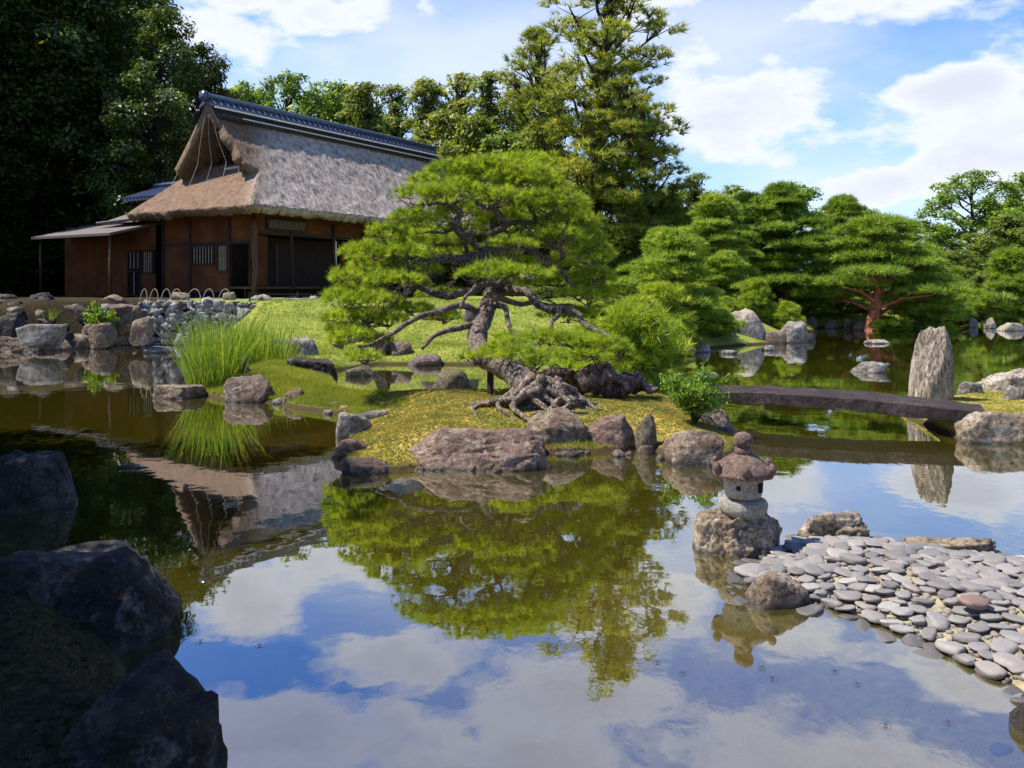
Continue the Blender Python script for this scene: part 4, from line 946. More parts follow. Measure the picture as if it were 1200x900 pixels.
# ---------------------------------------------------------------- the great pine
def great_pine():
    base = Vector((.28, 11.45, .36))
    root = empty('garden_pine', base, label='large spreading pine with twisted trunk and bright needle clouds on the moss island', cat='pine tree')
    rng = random.Random(21); rs = np.random.RandomState(21)
    def W(px, py, Y): Y += 1.35*min(1, max(0, (425-py)/120)); return PD(px, py, Y)-base
    tr_pts = [(628, 486, 11.2), (624, 462, 11.35), (603, 438, 11.8), (578, 424, 12.3), (561, 406, 12.8), (561, 388, 13.0), (570, 366, 13.2), (576, 342, 13.4), (572, 318, 13.6), (566, 298, 13.8), (576, 276, 14.0), (580, 252, 14.1), (588, 225, 14.2)]
    tr_r = [.30, .24, .175, .155, .155, .145, .14, .13, .105, .09, .07, .05, .03]
    pts, rad = catmull([W(*p) for p in tr_pts], tr_r, 6)
    tm = MB(); tm.tube(pts, rad, 20, jit=.05, rng=rng)
    me_t = tm.build('trunk', M_bark, root, smooth=True); noisy_r = fbm
    for v_ in me_t.data.vertices: n_ = .035*fbm(v_.co*5, 3); v_.co += Vector((n_, n_*.7, n_*.4))
    skel = [(p, r0) for p, r0 in zip(pts, rad)]
    limbs = [
     [(570,300,13.8,.10),(540,303,13.5,.085),(505,306,13.3,.075),(487,325,13.1,.06),(478,348,13.0,.05),(450,368,12.9,.035),(418,382,12.8,.02)],
     [(575,330,13.5,.09),(545,342,13.3,.07),(510,343,13.1,.06),(486,334,13.0,.05),(455,322,12.9,.035),(425,318,12.9,.02)],
     [(590,338,13.3,.10),(615,346,13.0,.075),(640,360,12.9,.06),(662,363,12.8,.055),(690,380,12.7,.045),(722,398,12.6,.025)],
     [(656,361,12.8,.04),(652,378,12.7,.03),(644,392,12.6,.02)],
     [(560,290,13.8,.08),(545,275,13.5,.07),(532,262,13.3,.06),(540,248,13.3,.05),(520,243,13.2,.03),(500,240,13.2,.02)],
     [(575,275,14.0,.08),(592,262,13.7,.06),(580,250,13.5,.05),(566,238,13.4,.035),(550,228,13.4,.02)],
     [(578,298,13.9,.085),(605,288,13.8,.07),(635,302,13.8,.055),(655,318,13.8,.045),(670,335,13.9,.03),(690,345,14.0,.02)],
     [(578,262,14.1,.07),(610,258,14.0,.05),(640,262,13.9,.04),(668,272,13.9,.025)],
     [(562,365,13.1,.06),(530,357,12.8,.05),(500,372,12.6,.045),(472,380,12.5,.04),(450,398,12.4,.03),(430,405,12.4,.02)],
     [(560,300,13.9,.08),(530,298,14.5,.06),(490,300,15.0,.045),(450,305,15.3,.03)],
     [(575,290,14.0,.08),(610,285,14.7,.06),(650,290,15.2,.045),(690,300,15.4,.03)],
     [(580,260,14.1,.07),(560,235,14.8,.05),(540,222,15.2,.03)],
     [(572,345,13.5,.07),(600,350,14.2,.05),(640,355,14.8,.04),(690,362,15.0,.025)],
     [(505,306,13.3,.05),(480,300,13.1,.04),(455,292,13.0,.03),(440,285,13.0,.02)],
     [(560,380,13.0,.06),(530,385,12.7,.045),(510,395,12.5,.035),(495,410,12.4,.02)],
     [(578,355,13.3,.06),(590,368,13.0,.045),(600,385,12.7,.035),(625,392,12.5,.02)],
     [(590,338,13.3,.06),(565,330,12.8,.045),(548,345,12.5,.03),(540,360,12.4,.02)],
     [(600,345,13.2,.05),(595,325,12.6,.04),(605,318,12.4,.03)]]
    for li in limbs:
        p0 = [W(a_, b_, c_) for a_, b_, c_, _ in li]; r0 = [q[3] for q in li]
        p0 = [p_ + (Vector((rng.uniform(-.05, .05), rng.uniform(-.05, .05), rng.uniform(-.05, .05))) if 0 < i_ < len(p0)-1 else Vector()) for i_, p_ in enumerate(p0)]
        pp, rr = catmull(p0, r0, 6)
        pp = [p_+Vector((mnoise.noise(p_*3.1), mnoise.noise(p_*3.1+Vector((5, 1, 2))), mnoise.noise(p_*3.3+Vector((9, 4, 2)))))*.07*min(1, i_/4) for i_, p_ in enumerate(pp)]
        lm = MB(); lm.tube(pp, rr, 9, jit=.10, rng=rng); lm.build('limb', M_bark, root, smooth=True)
        skel += list(zip(pp, rr))
    pads = [  # px, py, Y, half width px, half height px, depth metres
     (590,203,14.2,72,20,.75),(560,195,13.9,40,13,.45),(625,213,13.8,42,16,.5),(535,225,13.3,42,16,.45),(495,228,13.3,34,14,.45),(480,255,13.2,26,12,.4),
     (585,232,13.2,36,13,.4),(640,238,13.4,48,18,.5),(672,262,13.6,36,20,.5),(690,285,13.9,26,22,.5),(655,275,13.2,30,12,.4),(600,286,12.9,34,9,.35),
     (455,272,13.2,26,11,.4),(440,295,13.0,42,15,.5),(480,298,12.8,36,14,.45),(420,325,12.9,36,14,.5),(465,330,12.6,40,13,.4),(405,350,12.8,26,12,.45),
     (435,352,12.6,38,12,.4),(400,372,12.7,20,10,.4),(412,392,12.6,26,9,.4),(395,402,12.7,16,6,.3),(425,418,12.5,22,7,.3),(610,322,12.3,44,10,.4),(555,322,12.6,22,7,.3),(580,313,12.4,24,8,.3),
     (640,395,12.5,32,8,.3),(672,400,12.4,32,9,.35),(705,405,12.4,30,11,.4),(606,417,11.6,30,10,.3),(632,425,11.7,20,7,.25),(580,412,12.2,20,7,.25),(596,404,12.0,26,8,.28),(556,418,12.2,16,6,.2),(640,415,12.3,22,7,.25),(690,418,12.2,24,8,.3),(600,396,12.8,20,7,.25),(725,412,12.6,18,9,.3),
     (560,300,14.6,50,12,.5),(500,280,14.8,50,16,.6),(450,300,15.2,42,18,.6),(540,240,15.1,52,18,.6),(620,250,15.1,55,20,.6),(680,300,15.2,36,22,.6),(650,330,14.9,45,14,.6),(690,345,15.0,34,16,.6),
     (640,310,14.4,40,10,.4),(520,345,14.5,30,8,.4),(670,370,14.9,36,12,.5),(505,300,13.9,30,9,.4),(545,268,14.2,26,8,.3),(630,285,14.0,36,10,.4),(700,325,14.4,26,16,.5),(675,345,13.9,26,9,.4),
     (480,362,13.2,30,8,.35),(520,372,13.0,24,6,.3),(455,375,12.9,26,8,.35),(440,398,13.2,20,8,.3),(415,345,13.1,34,14,.45),(450,310,13.3,40,14,.45),(490,318,13.3,34,12,.4),(430,370,12.9,32,11,.4),(500,262,13.5,34,14,.45),(470,285,13.5,34,12,.45),(530,200,14.0,36,14,.4),(600,210,13.7,40,16,.45),(665,240,13.9,30,16,.45),(700,300,14.2,22,18,.5),(400,385,12.9,20,9,.35),(535,250,13.7,30,12,.4),(590,260,14.5,40,12,.5),(500,212,13.8,24,9,.35),(620,190,14.5,40,12,.5)]
    tm_n = [needle_tuft(30, .125, .0085, 1.25, 40+i) for i in range(5)]
    fpos = []; fdir = []; tw = MB()
    for px, py, Y_, hw, hh_, dp in pads:
        c_ = W(px, py, Y_); rx, rz = hw*Y_/FP, hh_*Y_/FP; 
        pos, dr_ = pad_points(tuple(c_), (rx, dp, rz*.92), 92, rs, .12, .2); fpos.append(pos); fdir.append(dr_)
        anc = c_-Vector((0, 0, rz*.7)); sp_, rr_ = min(skel, key=lambda q: (q[0]-anc).length+ (0 if q[1] > .018 else .15))
        mid = (sp_+anc)/2+Vector((rng.uniform(-.12, .12), rng.uniform(-.1, .1), -.05)); mid2 = sp_*.75+anc*.25+Vector((rng.uniform(-.08, .08), rng.uniform(-.08, .08), rng.uniform(-.06, .06)))
        r0 = min(.04, rr_*.8)
        pp, rr = catmull([sp_, mid2, mid, anc], [r0, r0*.8, r0*.6, .012], 5)
        pp = [p_+Vector((mnoise.noise(p_*6), mnoise.noise(p_*6+Vector((5, 1, 2))), mnoise.noise(p_*6+Vector((9, 4, 2)))))*.05*min(1, i_/3) for i_, p_ in enumerate(pp)]
        tw.tube(pp, rr, 6)
        for q in range(9 if Y_ < 13.8 else 5):
            an_ = rng.uniform(0, 6.28); k = rng.uniform(.5, .95); e = c_+Vector((math.cos(an_)*rx*k, math.sin(an_)*dp*k, -rz*rng.uniform(-.2, .7)))
            st = pp[rng.randrange(len(pp)//2, len(pp))]
            p1 = st.lerp(e, .35)+Vector((rng.uniform(-.07, .07), rng.uniform(-.07, .07), rng.uniform(-.08, .03))); p2 = st.lerp(e, .7)+Vector((rng.uniform(-.06, .06), rng.uniform(-.06, .06), rng.uniform(-.06, .04)))
            p3, r3 = catmull([st, p1, p2, e], [.012, .010, .008, .005], 3); tw.tube(p3, r3, 5, cap=False)
            if rng.random() < .6:
                e2 = p2+Vector((rng.uniform(-.2, .2), rng.uniform(-.2, .2), rng.uniform(0, .12))); tw.tube([p2, p2.lerp(e2, .5)+Vector((0, 0, -.02)), e2], [.007, .006, .004], 4, cap=False)
    tw.build('twigs', M_bark, root, smooth=True)
    fpos = np.concatenate(fpos); fdir = np.concatenate(fdir); V_, F_, T_ = scatter(tm_n, fpos, fdir, NR.uniform(.75, 1.15, len(fpos)), 5)
    link('needles', np_mesh('needles', V_, F_, T_), ML['bonsai'], root)
    # roots
    for i in range(19):
        a_ = R(140+i*13+rng.uniform(-6, 6)); ln = rng.uniform(.65, 1.15)*(1.1 if 185 < 140+i*13 < 265 else .7); p0 = Vector((.14+math.cos(a_)*.14, math.sin(a_)*.14-.15, .28+rng.uniform(-.08, .12)))
        ps = [p0]
        for k in range(1, 7):
            f_ = k/6; q = Vector((.14+math.cos(a_+.35*math.sin(k*1.3+i))*(.14+ln*f_), -.15+math.sin(a_+.35*math.sin(k*1.3+i))*(.14+ln*f_)*.85, 0))
            gz = tz(base.x+q.x, base.y+q.y)-base.z; q.z = gz+.035+(.27)*(1-f_)**2.0-.05*f_; ps.append(q)
        pp, rr = catmull(ps, [.07, .058, .048, .038, .03, .02, .008], 5)
        pp = [p_+Vector((mnoise.noise(p_*7+Vector((i, 0, 0))), mnoise.noise(p_*7+Vector((5, i, 2))), 0))*.05 for p_ in pp]
        MB().tube(pp, rr, 8, jit=.12, rng=rng).build('root', M_root, root, smooth=True)
    st = MB(); st.lathe([(.36, -.12), (.27, .0), (.22, .1), (.19, .2), (.165, .29), (.13, .35), (.06, .38), (.02, .385)], 28, (.14, -.12, 0), fn=lambda a_, r, z_: 1+.22*mnoise.noise(Vector((math.cos(a_)*2.5, math.sin(a_)*2.5, z_*2))))
    st.build('stump', M_root, root, smooth=True)
    # prop
    p = W(574, 450, 12.5); MB().tube([Vector((p.x, p.y, -.5)), W(575, 415, 12.6)], .05, 8).build('prop', M_dwood, root)
    return root
great_pine()
# the fallen old trunk
rng = random.Random(4)
ps = [Vector((.45, 12.35, .62)), Vector((.8, 12.5, .60)), Vector((1.15, 12.6, .56)), Vector((1.5, 12.7, .50)), Vector((1.85, 12.7, .45)), Vector((2.15, 12.65, .34))]
o0 = ps[0].copy(); pp, rr = catmull([p_-o0 for p_ in ps], [.12, .19, .17, .20, .16, .07], 8)
tb2 = MB(); tb2.tube(pp, rr, 18, jit=.10, rng=rng); o = tb2.build('fallen_trunk', bark_mat('old_log_bark', (.05, .03, .025), (.27, .19, .15), 11), loc=o0, smooth=True, label='thick old trunk lying on the moss island right of the pine roots', cat='log')
for v_ in o.data.vertices: n_ = .16*fbm(v_.co*2.6, 4)+.04*mnoise.noise(Vector((v_.co.x*2, v_.co.y*14, v_.co.z*14))); v_.co += Vector((n_*.5, n_, n_)); v_.co.z *= .85

# ---------------------------------------------------------------- tree builders for the background
def tree_obj(name, trunk, foliage, tmat, lmat, leafname='crown'):
    root = bpy.data.objects.new(name, None); root.empty_display_size = .3
    return root
def build_tree(name, tb_mb, V_, F_, T_, tmat, lmat):
    root = bpy.data.objects.new(name, None); C.objects.link(root)
    tb_mb.build('trunk', tmat, root, smooth=True)
    link('crown', np_mesh('crown', V_, F_, T_), lmat, root); return root
NT = [needle_tuft(12, .30, .035, 1.3, 80+i) for i in range(4)]
NT_mid = [needle_tuft(16, .19, .016, 1.3, 90+i) for i in range(4)]
LC = [leaf_clump(9, .20, .30, 100+i) for i in range(4)]
LCd = [leaf_clump(9, .24, .38, 110+i, .5, .7) for i in range(4)]
LCc = [leaf_clump(8, .17, .26, 120+i, .4, .45) for i in range(4)]
def niwaki(seed, H_, Rw, mat_, tmat, npads=26, dens=34, tufts=NT, lean=0, r0=.2, padr=(.55, .95), z0=.22, flatk=.30, name='garden_pine'):
    rng = random.Random(seed); rs = np.random.RandomState(seed); tb_ = MB()
    ps = [Vector((0, 0, -.3))]; n = 7
    for i in range(1, n+1): f_ = i/n; ps.append(Vector((lean*f_+rng.uniform(-.12, .12)*H_*.2, rng.uniform(-.1, .1)*H_*.2, H_*.93*f_)))
    rad = [r0*(1-.85*i/n) for i in range(n+1)]; pp, rr = catmull(ps, rad, 4); tb_.tube(pp, rr, 10, jit=.06, rng=rng)
    fp = []; fd = []
    for k in range(npads):
        f_ = z0+(1-z0)*((k+.5)/npads)**.85; a_ = k*2.399+rng.uniform(-.4, .4)
        env = Rw*math.sin(min(1, (1.06-f_)/(1.06-z0))*math.pi*.5)**.8 if f_ > .5 else Rw*(.75+.25*math.sin(f_*3))
        k2 = rng.uniform(.45, 1.0) if k % 3 else rng.uniform(.15, .5)
        p0 = pp[min(len(pp)-1, int(f_*len(pp)*.93))]; rr_ = rng.uniform(*padr)*(1.05-.35*f_)
        q = Vector((p0.x+math.cos(a_)*max(0, env-rr_*.5)*k2, p0.y+math.sin(a_)*max(0, env-rr_*.5)*k2, H_*f_))
        pos, dr_ = pad_points(tuple(q), (rr_*rng.uniform(.85, 1.3), rr_*rng.uniform(.85, 1.3), rr_*flatk*rng.uniform(.8, 1.3)), dens, rs, .1, .2); fp.append(pos); fd.append(dr_)
        a0 = p0-Vector((0, 0, .3)); tb_.tube([a0, a0.lerp(q, .5)+Vector((0, 0, rng.uniform(-.15, .15))), q-Vector((0, 0, rr_*.15))], [max(.03, r0*.4*(1-f_*.6)), max(.02, r0*.28*(1-f_*.6)), .015], 6, cap=False)
        for _ in range(3):
            e = q+Vector((rng.uniform(-1, 1)*rr_*.7, rng.uniform(-1, 1)*rr_*.7, -.02)); tb_.tube([a0.lerp(q, .6), e], [.02, .01], 4, cap=False)
    fp = np.concatenate(fp); fd = np.concatenate(fd); V_, F_, T_ = scatter(tufts, fp, fd, rs.uniform(.75, 1.2, len(fp)), seed)
    return build_tree(name, tb_, V_, F_, T_, tmat, mat_)
def wild(seed, H_, Rw, mat_, tmat, lobes=30, dens=16, clumps=LC, base=.3, r0=.22, lob=(.6, 1.2), shape='round', lz_=.6, name='broadleaf_tree', lean=0, gap=.0, droop=0, sc=(.8, 1.25)):
    rng = random.Random(seed); rs = np.random.RandomState(seed); tb_ = MB()
    ps = [Vector((0, 0, -.4))]; n = 7
    for i in range(1, n+1): f_ = i/n; ps.append(Vector((lean*f_+rng.uniform(-.03, .03)*H_*.4, rng.uniform(-.03, .03)*H_*.4, H_*.95*f_)))
    pp, rr = catmull(ps, [r0*(1-.9*i/n) for i in range(n+1)], 4); tb_.tube(pp, rr, 9, jit=.05, rng=rng); fp = []; fd = []
    for k in range(lobes):
        f_ = base+(1-base)*(k+rng.random())/lobes; a_ = k*2.399+rng.uniform(-.5, .5); g_ = (f_-base)/(1-base)
        if shape == 'round': env = Rw*(math.sin(math.pi*(.12+.86*g_))**.6)
        elif shape == 'cone': env = Rw*(1.03-g_)**.75
        elif shape == 'column': env = Rw*(1.02-g_**3)
        else: env = Rw*(.55+.45*math.sin(k*1.7))*(1.05-g_)**.4
        k2 = math.sqrt(rng.random())*.8+.1; s_ = rng.uniform(*lob)*(1.1-.45*g_)
        p0 = pp[min(len(pp)-1, int(f_*len(pp)*.95))]
        q = Vector((p0.x+math.cos(a_)*max(0, env-s_*.5)*k2, p0.y+math.sin(a_)*max(0, env-s_*.5)*k2, min(H_-.4*s_, H_*f_)-droop*k2))
        m_ = max(6, int(4*math.pi*s_*s_*dens*.5)); d_ = rs.normal(size=(m_, 3)); d_ /= np.linalg.norm(d_, axis=1)[:, None]; rad_ = rs.uniform(.3, 1.08, m_)**.5*s_
        off = d_*rad_[:, None]*np.array([1, 1, lz_]); nz_ = np.sin(off[:, 0]*4/s_+k)+np.sin(off[:, 1]*4/s_+2*k)+np.sin(off[:, 2]*5/s_+k); keep = nz_ > -1.2+gap
        fp.append(np.array(tuple(q))+off[keep]); fd.append((d_*.6+np.array([0, 0, .8]))[keep])
        a0 = pp[max(0, int((f_-.08)*len(pp)*.95))]; tb_.tube([a0, a0.lerp(q, .5)+Vector((rng.uniform(-.2, .2), rng.uniform(-.2, .2), rng.uniform(-.2, .1))), q], [max(.03, r0*.38*(1-g_*.6)), max(.02, r0*.22), .015], 5, cap=False)
        for _ in range(3): 
            e = q+Vector((rng.gauss(0, .45), rng.gauss(0, .45), rng.gauss(0, .3)))*s_; tb_.tube([a0.lerp(q, .7), e], [.025, .01], 4, cap=False)
    fp = np.concatenate(fp); fd = np.concatenate(fd); V_, F_, T_ = scatter(clumps, fp, fd, rs.uniform(*sc, len(fp)), seed)
    return build_tree(name, tb_, V_, F_, T_, tmat, mat_)
HT = {}
def put(proto, px, Y_, top, rz, label, cat, group=None, wk=1.0):
    '''top: photo row of the tree top; wk: width factor'''
    if proto.name not in placed: o_ = proto; placed.add(proto.name); HT[proto.name] = max((c_.matrix_basis @ v_.co).z for c_ in proto.children for v_ in c_.data.vertices)
    else: o_ = copy_tree(proto)
    x_ = (px-600)*Y_/FP; gz = tz(x_, Y_); s_ = (CH+(HZ-top)*Y_/FP-gz)/HT[proto.name]
    o_.location = (x_, Y_, gz); w_ = s_**.7*wk; o_.scale = (w_, w_, s_)
    o_.rotation_euler = (0, 0, rz); tag(o_, label, cat)
    if group: o_['group'] = group
    return o_
placed = set()
# prototypes
T_tall = wild(31, 12.6, 4.3, ML['tall'], M_darkbark, 78, 22, NT, .14, .24, (.45, 1.15), 'irregular', .34, 'tall_pine', .5, gap=.95, sc=(.75, 1.25))
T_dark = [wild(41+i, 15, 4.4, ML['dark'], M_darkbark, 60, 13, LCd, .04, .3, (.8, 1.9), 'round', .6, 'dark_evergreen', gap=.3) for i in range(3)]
T_con = [wild(51+i, 10, 2.5, ML['conifer'], M_darkbark, 90, 24, LCc, .06, .12, (.3, .8), 'irregular', .42, 'slender_conifer', gap=.6, sc=(.8, 1.5)) for i in range(3)]
T_mid = wild(47, 14, 4.2, leaf_mat('deep_green_leaves', (.02, .045, .008), (.09, .14, .02), (.26, .31, .04), .4, .7), M_darkbark, 66, 14, LCd, .1, .3, (.7, 1.6), 'round', .55, 'dark_broadleaf', gap=.6)
T_br = [wild(61+i, 7, 3.0, ML['broad'], M_darkbark, 44, 22, LC, .06, .2, (.4, 1.1), 'round', .5, 'broadleaf_tree', gap=.35) for i in range(3)]
T_ye = [wild(71+i, 6, 2.7, ML['yellow'], M_darkbark, 40, 22, LC, .04, .16, (.4, .9), 'round', .5, 'yellow_green_tree', gap=.3) for i in range(2)]
T_ni = [niwaki(81, 6.6, 3.1, ML['pine'], M_darkbark, 44, 34, lean=.6, r0=.22, padr=(.65, 1.15), flatk=.20), niwaki(82, 5.6, 2.9, ML['pine'], M_redbark, 26, 34, lean=.5, r0=.32, padr=(.7, 1.25), z0=.42, flatk=.19), niwaki(83, 4.2, 2.2, ML['pine'], M_darkbark, 36, 38, r0=.14, padr=(.5, .9), z0=.06, flatk=.24)]
T_sm = [niwaki(91, 1.9, 1.1, ML['bonsai'], M_bark, 34, 60, NT_mid, .1, .07, (.34, .6), .06, .5, 'small_pine'), niwaki(92, 1.3, 1.1, ML['bonsai'], M_bark, 26, 70, NT_mid, 0, .06, (.34, .55), .1, .5, 'small_pine')]
T_bu = wild(95, 1.6, 1.3, ML['yellow'], M_darkbark, 22, 60, [leaf_clump(10, .09, .13, 140+i) for i in range(3)], .1, .05, (.3, .5), 'round', .6, 'clipped_shrub')
cat_t = 'tree'
# left forest, its shade put into the dark leaf colour
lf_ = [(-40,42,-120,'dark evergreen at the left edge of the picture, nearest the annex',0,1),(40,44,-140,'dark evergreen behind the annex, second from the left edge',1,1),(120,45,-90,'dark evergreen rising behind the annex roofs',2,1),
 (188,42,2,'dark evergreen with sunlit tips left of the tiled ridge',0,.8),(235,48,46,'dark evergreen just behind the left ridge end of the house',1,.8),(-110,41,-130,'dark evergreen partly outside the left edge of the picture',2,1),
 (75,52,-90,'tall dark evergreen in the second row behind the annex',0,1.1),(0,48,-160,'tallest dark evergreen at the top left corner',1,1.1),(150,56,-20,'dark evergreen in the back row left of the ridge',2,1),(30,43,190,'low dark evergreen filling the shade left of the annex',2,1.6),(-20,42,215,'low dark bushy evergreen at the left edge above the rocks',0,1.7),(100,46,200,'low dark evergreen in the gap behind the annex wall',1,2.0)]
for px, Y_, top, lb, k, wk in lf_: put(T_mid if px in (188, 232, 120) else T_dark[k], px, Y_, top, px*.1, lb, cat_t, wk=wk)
# behind the house
bh = [(335,58,80,'b',0,'bright green broadleaf tree above the left half of the ridge'),(280,54,95,'b',1,'leafy green tree between the dark forest and the ridge'),(385,62,92,'b',2,'airy green tree above the middle of the ridge'),
 (430,56,95,'c',0,'slender olive conifer above the ridge, leftmost of its row'),(465,60,98,'c',1,'slender olive conifer above the ridge, second of its row'),(500,55,88,'c',2,'slender olive conifer above the right ridge end'),(540,58,84,'c',0,'tallest slender conifer of the row behind the house'),
 (575,54,84,'c',1,'slender conifer left of the tall pine'),(610,58,92,'c',2,'slender conifer directly left of the tall pine crown'),(520,50,125,'y',1,'shorter yellowish tree behind the right roof hip'),(560,49,130,'y',0,'shorter yellowish tree behind the great pine top'),(412,66,98,'c',2,'thin conifer in the back row above the ridge'),
 (595,47,150,'b',0,'green tree between house and tall pine'),(645,52,90,'c',1,'conifer hidden behind the tall pine crown'),(450,64,130,'b',1,'green tree filling the gap under the row of conifers above the ridge'),(365,66,110,'b',0,'green tree in the back row above the left ridge')]
for px, Y_, top, k, i, lb in bh: put((T_br if k == 'b' else T_con if k == 'c' else T_ye)[i], px, Y_, top, px*.13, lb, cat_t, wk=1.0 if k != 'c' else 1.25)
put(T_tall, 696, 46, -45, 0, 'tall irregular pine rising highest behind the great pine', 'pine tree', wk=1.45)
put(T_tall, 762, 48, 112, 2.1, 'shorter olive pine leaning right of the tallest pine', 'pine tree', wk=1.2)
put(T_tall, 638, 50, 30, 4.0, 'olive pine partly hidden left of the tallest pine', 'pine tree', wk=1.1)
put(T_tall, 728, 44, 70, 5.2, 'olive pine overlapping the right side of the tallest pine', 'pine tree', wk=1.1)
# right-centre niwaki
ni = [(788,27,262,2,1.0,'dense cloud-pruned pine left of the tall flat-faced shore rock',1),(830,37,222,0,.4,'cloud-pruned pine behind the dense one left of centre',1),(925,41,208,0,2.2,'largest cloud-pruned pine of the far shore with forked dark trunks',1.15),
 (880,44,222,0,4.1,'cloud-pruned pine left behind the largest one',1),(982,45,225,0,5.1,'cloud-pruned pine right behind the largest one',1),(1020,38.4,246,1,.2,'cloud-pruned pine with orange-red trunk at the far shore',1.15),
 (1085,42,282,2,3.0,'low dark cloud-pruned pine right of the red-trunked one',1.1),(1082,38.6,325,2,1.7,'low spreading pine overhanging the far water below the red trunk',1.3),(1183,44,285,2,2.0,'tiered green pine at the far right edge',1.1),(945,42,318,2,0.3,'small low pine between the forked trunks and the shore',1.1),
 (775,34,262,2,2.5,'tiered pine between the tall pine and the dense pine',1),(850,35,290,2,5,'squat pine behind the tall flat-faced rock',1)]
for px, Y_, top, k, rz, lb, wk in ni: put(T_ni[k], px, Y_, top, rz, lb, 'pine tree', wk=wk)
# small bright pines
sp_ = [(735,17.5,345,0,1,'bright small pine bush at the right tip of the back shore, left of the pond',1),(705,20,362,1,2,'low bright pine bush behind the right limb of the great pine',1),(888,33,322,0,3,'bright rounded pine bush behind the tall flat-faced rock',1),(850,32.5,345,1,4,'low bright pine bush left of the tall flat-faced rock',1),
 (745,22,340,1,5,'bright low pine mound at the edge of the far left pond shore',1.1),(768,25.5,325,0,.5,'round bright pine bush under the tiered pine',1.2),(922,32.5,350,1,2.2,'small bright pine mound right of the tall flat-faced rock',.9)]
for px, Y_, top, k, rz, lb, wk in sp_: put(T_sm[k], px, Y_, top, rz, lb, 'small pine', wk=wk)
for px, Y_, top, k, rz, lb in [(838,28.3,350,1,1.2,'low bright pine bush between the dense pine and the tall flat-faced rock'),(770,24.2,372,1,3.3,'lowest bright pine bush at the pond edge under the dense pine'),(700,25,350,0,2.7,'bright pine bush on the lawn just right of the great pine crown')]: put(T_sm[k], px, Y_, top, rz, lb, 'small pine')
# right and background fill
bf_ = [(858,56,214,'b',0,'broadleaf tree behind the niwaki left of the largest pine'),(925,60,212,'b',1,'round pale green tree behind the largest cloud-pruned pine'),(790,52,215,'b',2,'broadleaf tree behind the far shore right of the tall pine'),(1140,58,197,'b',0,'large broadleaf tree at the far right skyline'),
 (1205,62,200,'b',2,'broadleaf tree cut by the right edge of the picture'),(1180,52,250,'y',0,'yellow-green tree at the right edge below the skyline tree'),(1120,50,292,'y',1,'yellow-green low tree left of the far right pine'),(1150,47,320,'y',0,'small yellow-green tree behind the far plank bridge'),
 (1000,62,238,'b',1,'broadleaf tree behind the red-trunked pine'),(1050,60,290,'b',0,'low tree seen through the gap right of the red-trunked pine'),(1100,62,262,'b',2,'green tree at the left foot of the skyline tree'),(770,50,230,'b',1,'green tree glimpsed right of the tall pine trunk'),
 (700,50,200,'b',2,'green tree behind the trunks of the tall pine'),(1240,50,240,'y',1,'yellow-green tree mostly outside the right edge'),(640,46,230,'b',0,'green tree on the rise behind the great pine'),(720,44,270,'b',1,'low green tree between the tall pine trunks and the pond'),
 (600,50,220,'b',2,'green tree behind the middle of the great pine'),(680,42,310,'y',0,'low yellow-green tree behind the right side of the great pine'),(970,56,300,'b',2,'dark gap-filling tree behind the forked trunks'),(890,58,300,'b',1,'low tree seen between the trunks left of the largest pine'),(1020,52,330,'y',1,'low yellow-green tree behind the red trunk'),(830,48,310,'b',0,'low tree behind the squat pine')]
for px, Y_, top, k, i, lb in bf_: put((T_br if k == 'b' else T_ye)[i], px, Y_, top, px*.17, lb, cat_t, wk=1.25)
put(T_con[1], 815, 50, 202, 0, 'slim dark conifer standing alone right of the tall pine', cat_t, wk=1.1)
bu = [(1120,46,350,'rounded yellow-green shrub left of the far plank bridge'),(1095,44,352,'small clipped shrub at the foot of the low dark pine'),(1165,48.5,345,'wide clipped shrub behind the far plank bridge'),(720,27.5,345,'clipped shrub behind the bright pine bush'),(690,30,345,'clipped shrub on the lawn rise right of the great pine'),
 (980,42.5,345,'clipped shrub in the shade of the red-trunked pine'),(940,43,340,'clipped shrub between the forked trunks'),(640,33,335,'clipped shrub behind the great pine near the lawn top'),(600,38,325,'broad clipped shrub behind the great pine trunk'),(1010,43,350,'clipped shrub behind the orange-red trunk'),(900,43,335,'clipped shrub behind the bright rounded pine bush')]
for px, Y_, top, lb in bu: put(T_bu, px, Y_, top, px, lb, 'shrub', wk=1.5)
# trees just outside the frame on the left, whose shade falls over the near bank
for x_, y_, s_, lb in [(-5.6, 3.4, .56, 'shade tree beside the viewer on the near left bank'), (-9.2, 8.6, .82, 'shade tree on the left bank outside the picture'), (-5.2, -.8, .5, 'shade tree behind the viewer on the left bank'), (-14, 8.5, .7, 'shade tree far along the left bank outside the picture'), (-24, 19, .8, 'shade tree at the left end of the pond outside the picture'), (-33, 33, .95, 'tall shade tree left of the annex outside the picture')]:
    o_ = put(T_dark[1], 600, 1, 0, x_, lb, cat_t); o_.location = (x_, y_, .3); o_.scale = (s_*.9, s_*.9, s_)

